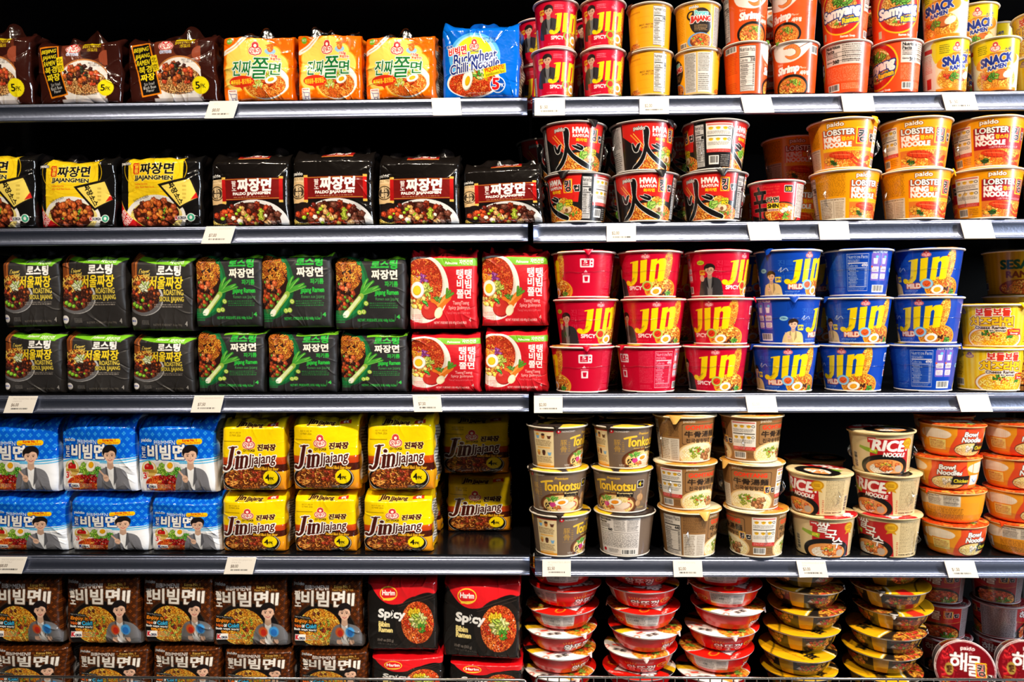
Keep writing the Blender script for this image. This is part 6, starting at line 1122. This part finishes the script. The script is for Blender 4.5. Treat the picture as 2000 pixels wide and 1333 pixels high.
S('lobster', 1, .058, [(1649, 130), (1645, 176)], d, 'in the first front stack', g); S('lobster', 1, .058, [(1786, 149), (1787, 316)], d, 'in the second front stack', g); S('lobster', 1, .215, [(1547, 152), (1549, 156)], d, 'in shade in the rear stack', g); S('lobster', 1, .372, [(1480, 160)], d, 'deep in shade behind', g)
d = 'yellow cup with dark red lobster panel'; S('lobsterred', 1, .058, [(1924, 295), (1927, 311)], d, 'in the front stack', g); S('lobsterred', 1, .058, [(2068, 285), (2070, 290)], d, 'in the stack at the photo edge', g)
g = 'red cups on the third shelf'; d = 'wide red noodle cup on the third shelf'
S('jin', 2, .06, [(1137, 281), (1144, 157), (1140, 281)], d, 'in the first stack', g); S('jin', 2, .06, [(1266, 340), (1276, 180), (1269, 194)], d, 'in the second stack', g); S('jin', 2, .06, [(1397, 186), (1407, 207), (1402, 131)], d, 'in the third stack', g)
S('jin', 2, .214, [(1160, 180), (1160, 200), (1160, 150)], d, 'in the shaded first rear stack', g); S('jin', 2, .214, [(1310, 180), (1310, 200), (1310, 150)], d, 'in the shaded second rear stack', g)
g = 'blue cups on the third shelf'; d = 'wide blue noodle cup on the third shelf'
S('jinmild', 2, .06, [(1532, 180), (1537, 100), (1538, 145)], d, 'in the first stack', g); S('jinmild', 2, .06, [(1665, 205), (1674, 172), (1675, 12)], d, 'in the second stack', g); S('jinmild', 2, .06, [(1802, 14), (1811, 200), (1811, 188)], d, 'in the third stack', g)
S('jinmild', 2, .214, [(1455, 180), (1455, 190), (1455, 160)], d, 'in the shaded first rear stack', g); S('jinmild', 2, .214, [(1600, 180), (1600, 190), (1600, 160)], d, 'in the shaded second rear stack', g)
g = 'yellow cheese cups on the third shelf'; S('cheese', 2, .062, [(1930, 150), (1942, 180)], 'yellow striped noodle cup with red hangul', 'of the pair, third shelf', g); S('sesame', 2, .216, [(1985, 165), (1985, 165), (1985, 168)], 'shaded yellow noodle cup with green lettering', 'of the stack behind the cheese cups', 'shaded cups behind the cheese cups')
g = 'grey brown cups on the fourth shelf'; d = 'grey brown noodle cup on the fourth shelf'
S('tonkotsu', 3, .053, [(1094, 107), (1090, 172), (1088, 107)], d, 'in the first front stack', g); S('tonkotsu', 3, .053, [(1220, 320), (1215, 196), (1217, 133)], d, 'in the second front stack', g); S('tonkotsu', 3, .21, [(1106, 170), (1106, 150), (1106, 150)], d, 'in the shaded first rear stack', g); S('tonkotsu', 3, .21, [(1222, 170), (1222, 150), (1222, 150)], d, 'in the shaded second rear stack', g)
g = 'tan brown cups on the fourth shelf'; d = 'tan brown noodle cup with gold lid'
S('gomtang', 3, .051, [(1346, 100), (1338, 290), (1337, 145)], d, 'in the first front stack', g); S('gomtang', 3, .051, [(1476, 243), (1468, 183), (1467, 275)], d, 'in the second front stack', g, tilts=[(0, 0), (0, .6), (0, 0)]); S('gomtang', 3, .21, [(1440, 180), (1440, 140)], d, 'in the shaded rear stack', g)
g = 'cream rice noodle cups on the fourth shelf'; d = 'cream noodle cup with red patch and black bowl'
S('rice', 3, .054, [(1607, 347), (1598, 225)], d, 'in the left stack', g, tilts=[(0, 0), (-1, 1)]); S('rice', 3, .054, [(1733, 35), (1731, 214), (1721, 167)], d, 'in the right stack', g, tilts=[(0, 0), (0, 1), (1, -1)]); S('rice', 3, .21, [(1590, 150), (1590, 140)], d, 'in the shaded rear stack', g)
g = 'orange noodle bowls on the fourth shelf'; d = 'orange noodle bowl with ribbed sides'
S('bowlnoodle', 3, .055, [(1863, 137), (1860, 323), (1851, 178), (1857, 140)], d, 'in the left stack', g, tilts=[(0, -1), (0, 1), (0, -1), (1, 1)]); S('bowlnoodle', 3, .055, [(1990, 305), (1986, 140), (1982, 150), (1986, 150)], d, 'in the stack at the photo edge', g, tilts=[(0, 0), (0, 1), (0, -1), (0, 0)]); S('bowlnoodle', 3, .205, [(1842, 150), (1842, 150), (1842, 150), (1842, 150)], d, 'in the shaded rear stack', g)
g = 'red lidded bowls on the bottom shelf'; d = 'shallow red noodle bowl with white hangul and lid'
T = [(.4, -.8), (1, .8), (.2, -1.2), (1, .9), (.2, -1), (1, .6)]
for n, (xs, fc) in enumerate((((1094, 1092, 1096, 1100, 1103, 1099), (180, 150, 168, 300, 335, 290)), ((1248, 1252, 1258, 1256, 1254, 1250), (20, 200, 140, 292, 15, 22)), ((1392, 1400, 1410, 1420, 1415, 1408), (170, 300, 188, 130, 285, 290)))): S('redbowl', 4, .106, list(zip(xs, fc)), d, 'in the %s stack' % ORD2[n], g, .0042, T[n:]+T[:n], .006)
g = 'black and yellow lidded bowls on the bottom shelf'; d = 'shallow black noodle bowl with yellow bands and lid'
for n, (xs, fc) in enumerate((((1560, 1556, 1565, 1574, 1570, 1566), (10, 28, 20, 100, 112, 95)), ((1722, 1720, 1730, 1742, 1738, 1730), (60, 100, 110, 200, 215, 290)))): S('blackbowl', 4, .106, list(zip(xs, fc)), d, 'in the %s stack' % ('left', 'right')[n], g, .0042, T[n+1:]+T[:n+1], .006)
g = 'dark red cups on the bottom shelf'; d = 'dark red cup with white brush hangul'
z0 = DECK[4]+.0006; hm = CUP['haemul']
for n, (px, faces) in enumerate(((1838, (135, 140, 135)), (1950, (135, 65, 140)))):
    S('haemul', 4, .205, [(px+5, faces[0]), (px, faces[1]), (px-4, faces[2])], d, 'in the %s standing stack' % ('left', 'right')[n], g, .0024)
S('haemul', 4, .205, [(2068, 135), (2068, 65), (2068, 130)], d, 'in the stack at the photo edge', g)
def leaning(px, py, Y, rx, rz, label):
    X, z = at(px, py, Y); a, c = math.radians(rx), math.radians(rz); h = hm['h']
    put_cup('haemul', label, g, X-h*math.sin(a)*math.sin(c), Y+h*math.sin(a)*math.cos(c), z-h*math.cos(a), 135, absrot=(a, 0, c))
leaning(1885, 1308, .036, 78, -16, 'dark red noodle cup tipped over, its lid facing out, beside black bowls'); leaning(2008, 1308, .036, 78, -20, 'dark red noodle cup tipped over, lid facing out, at the photo edge')
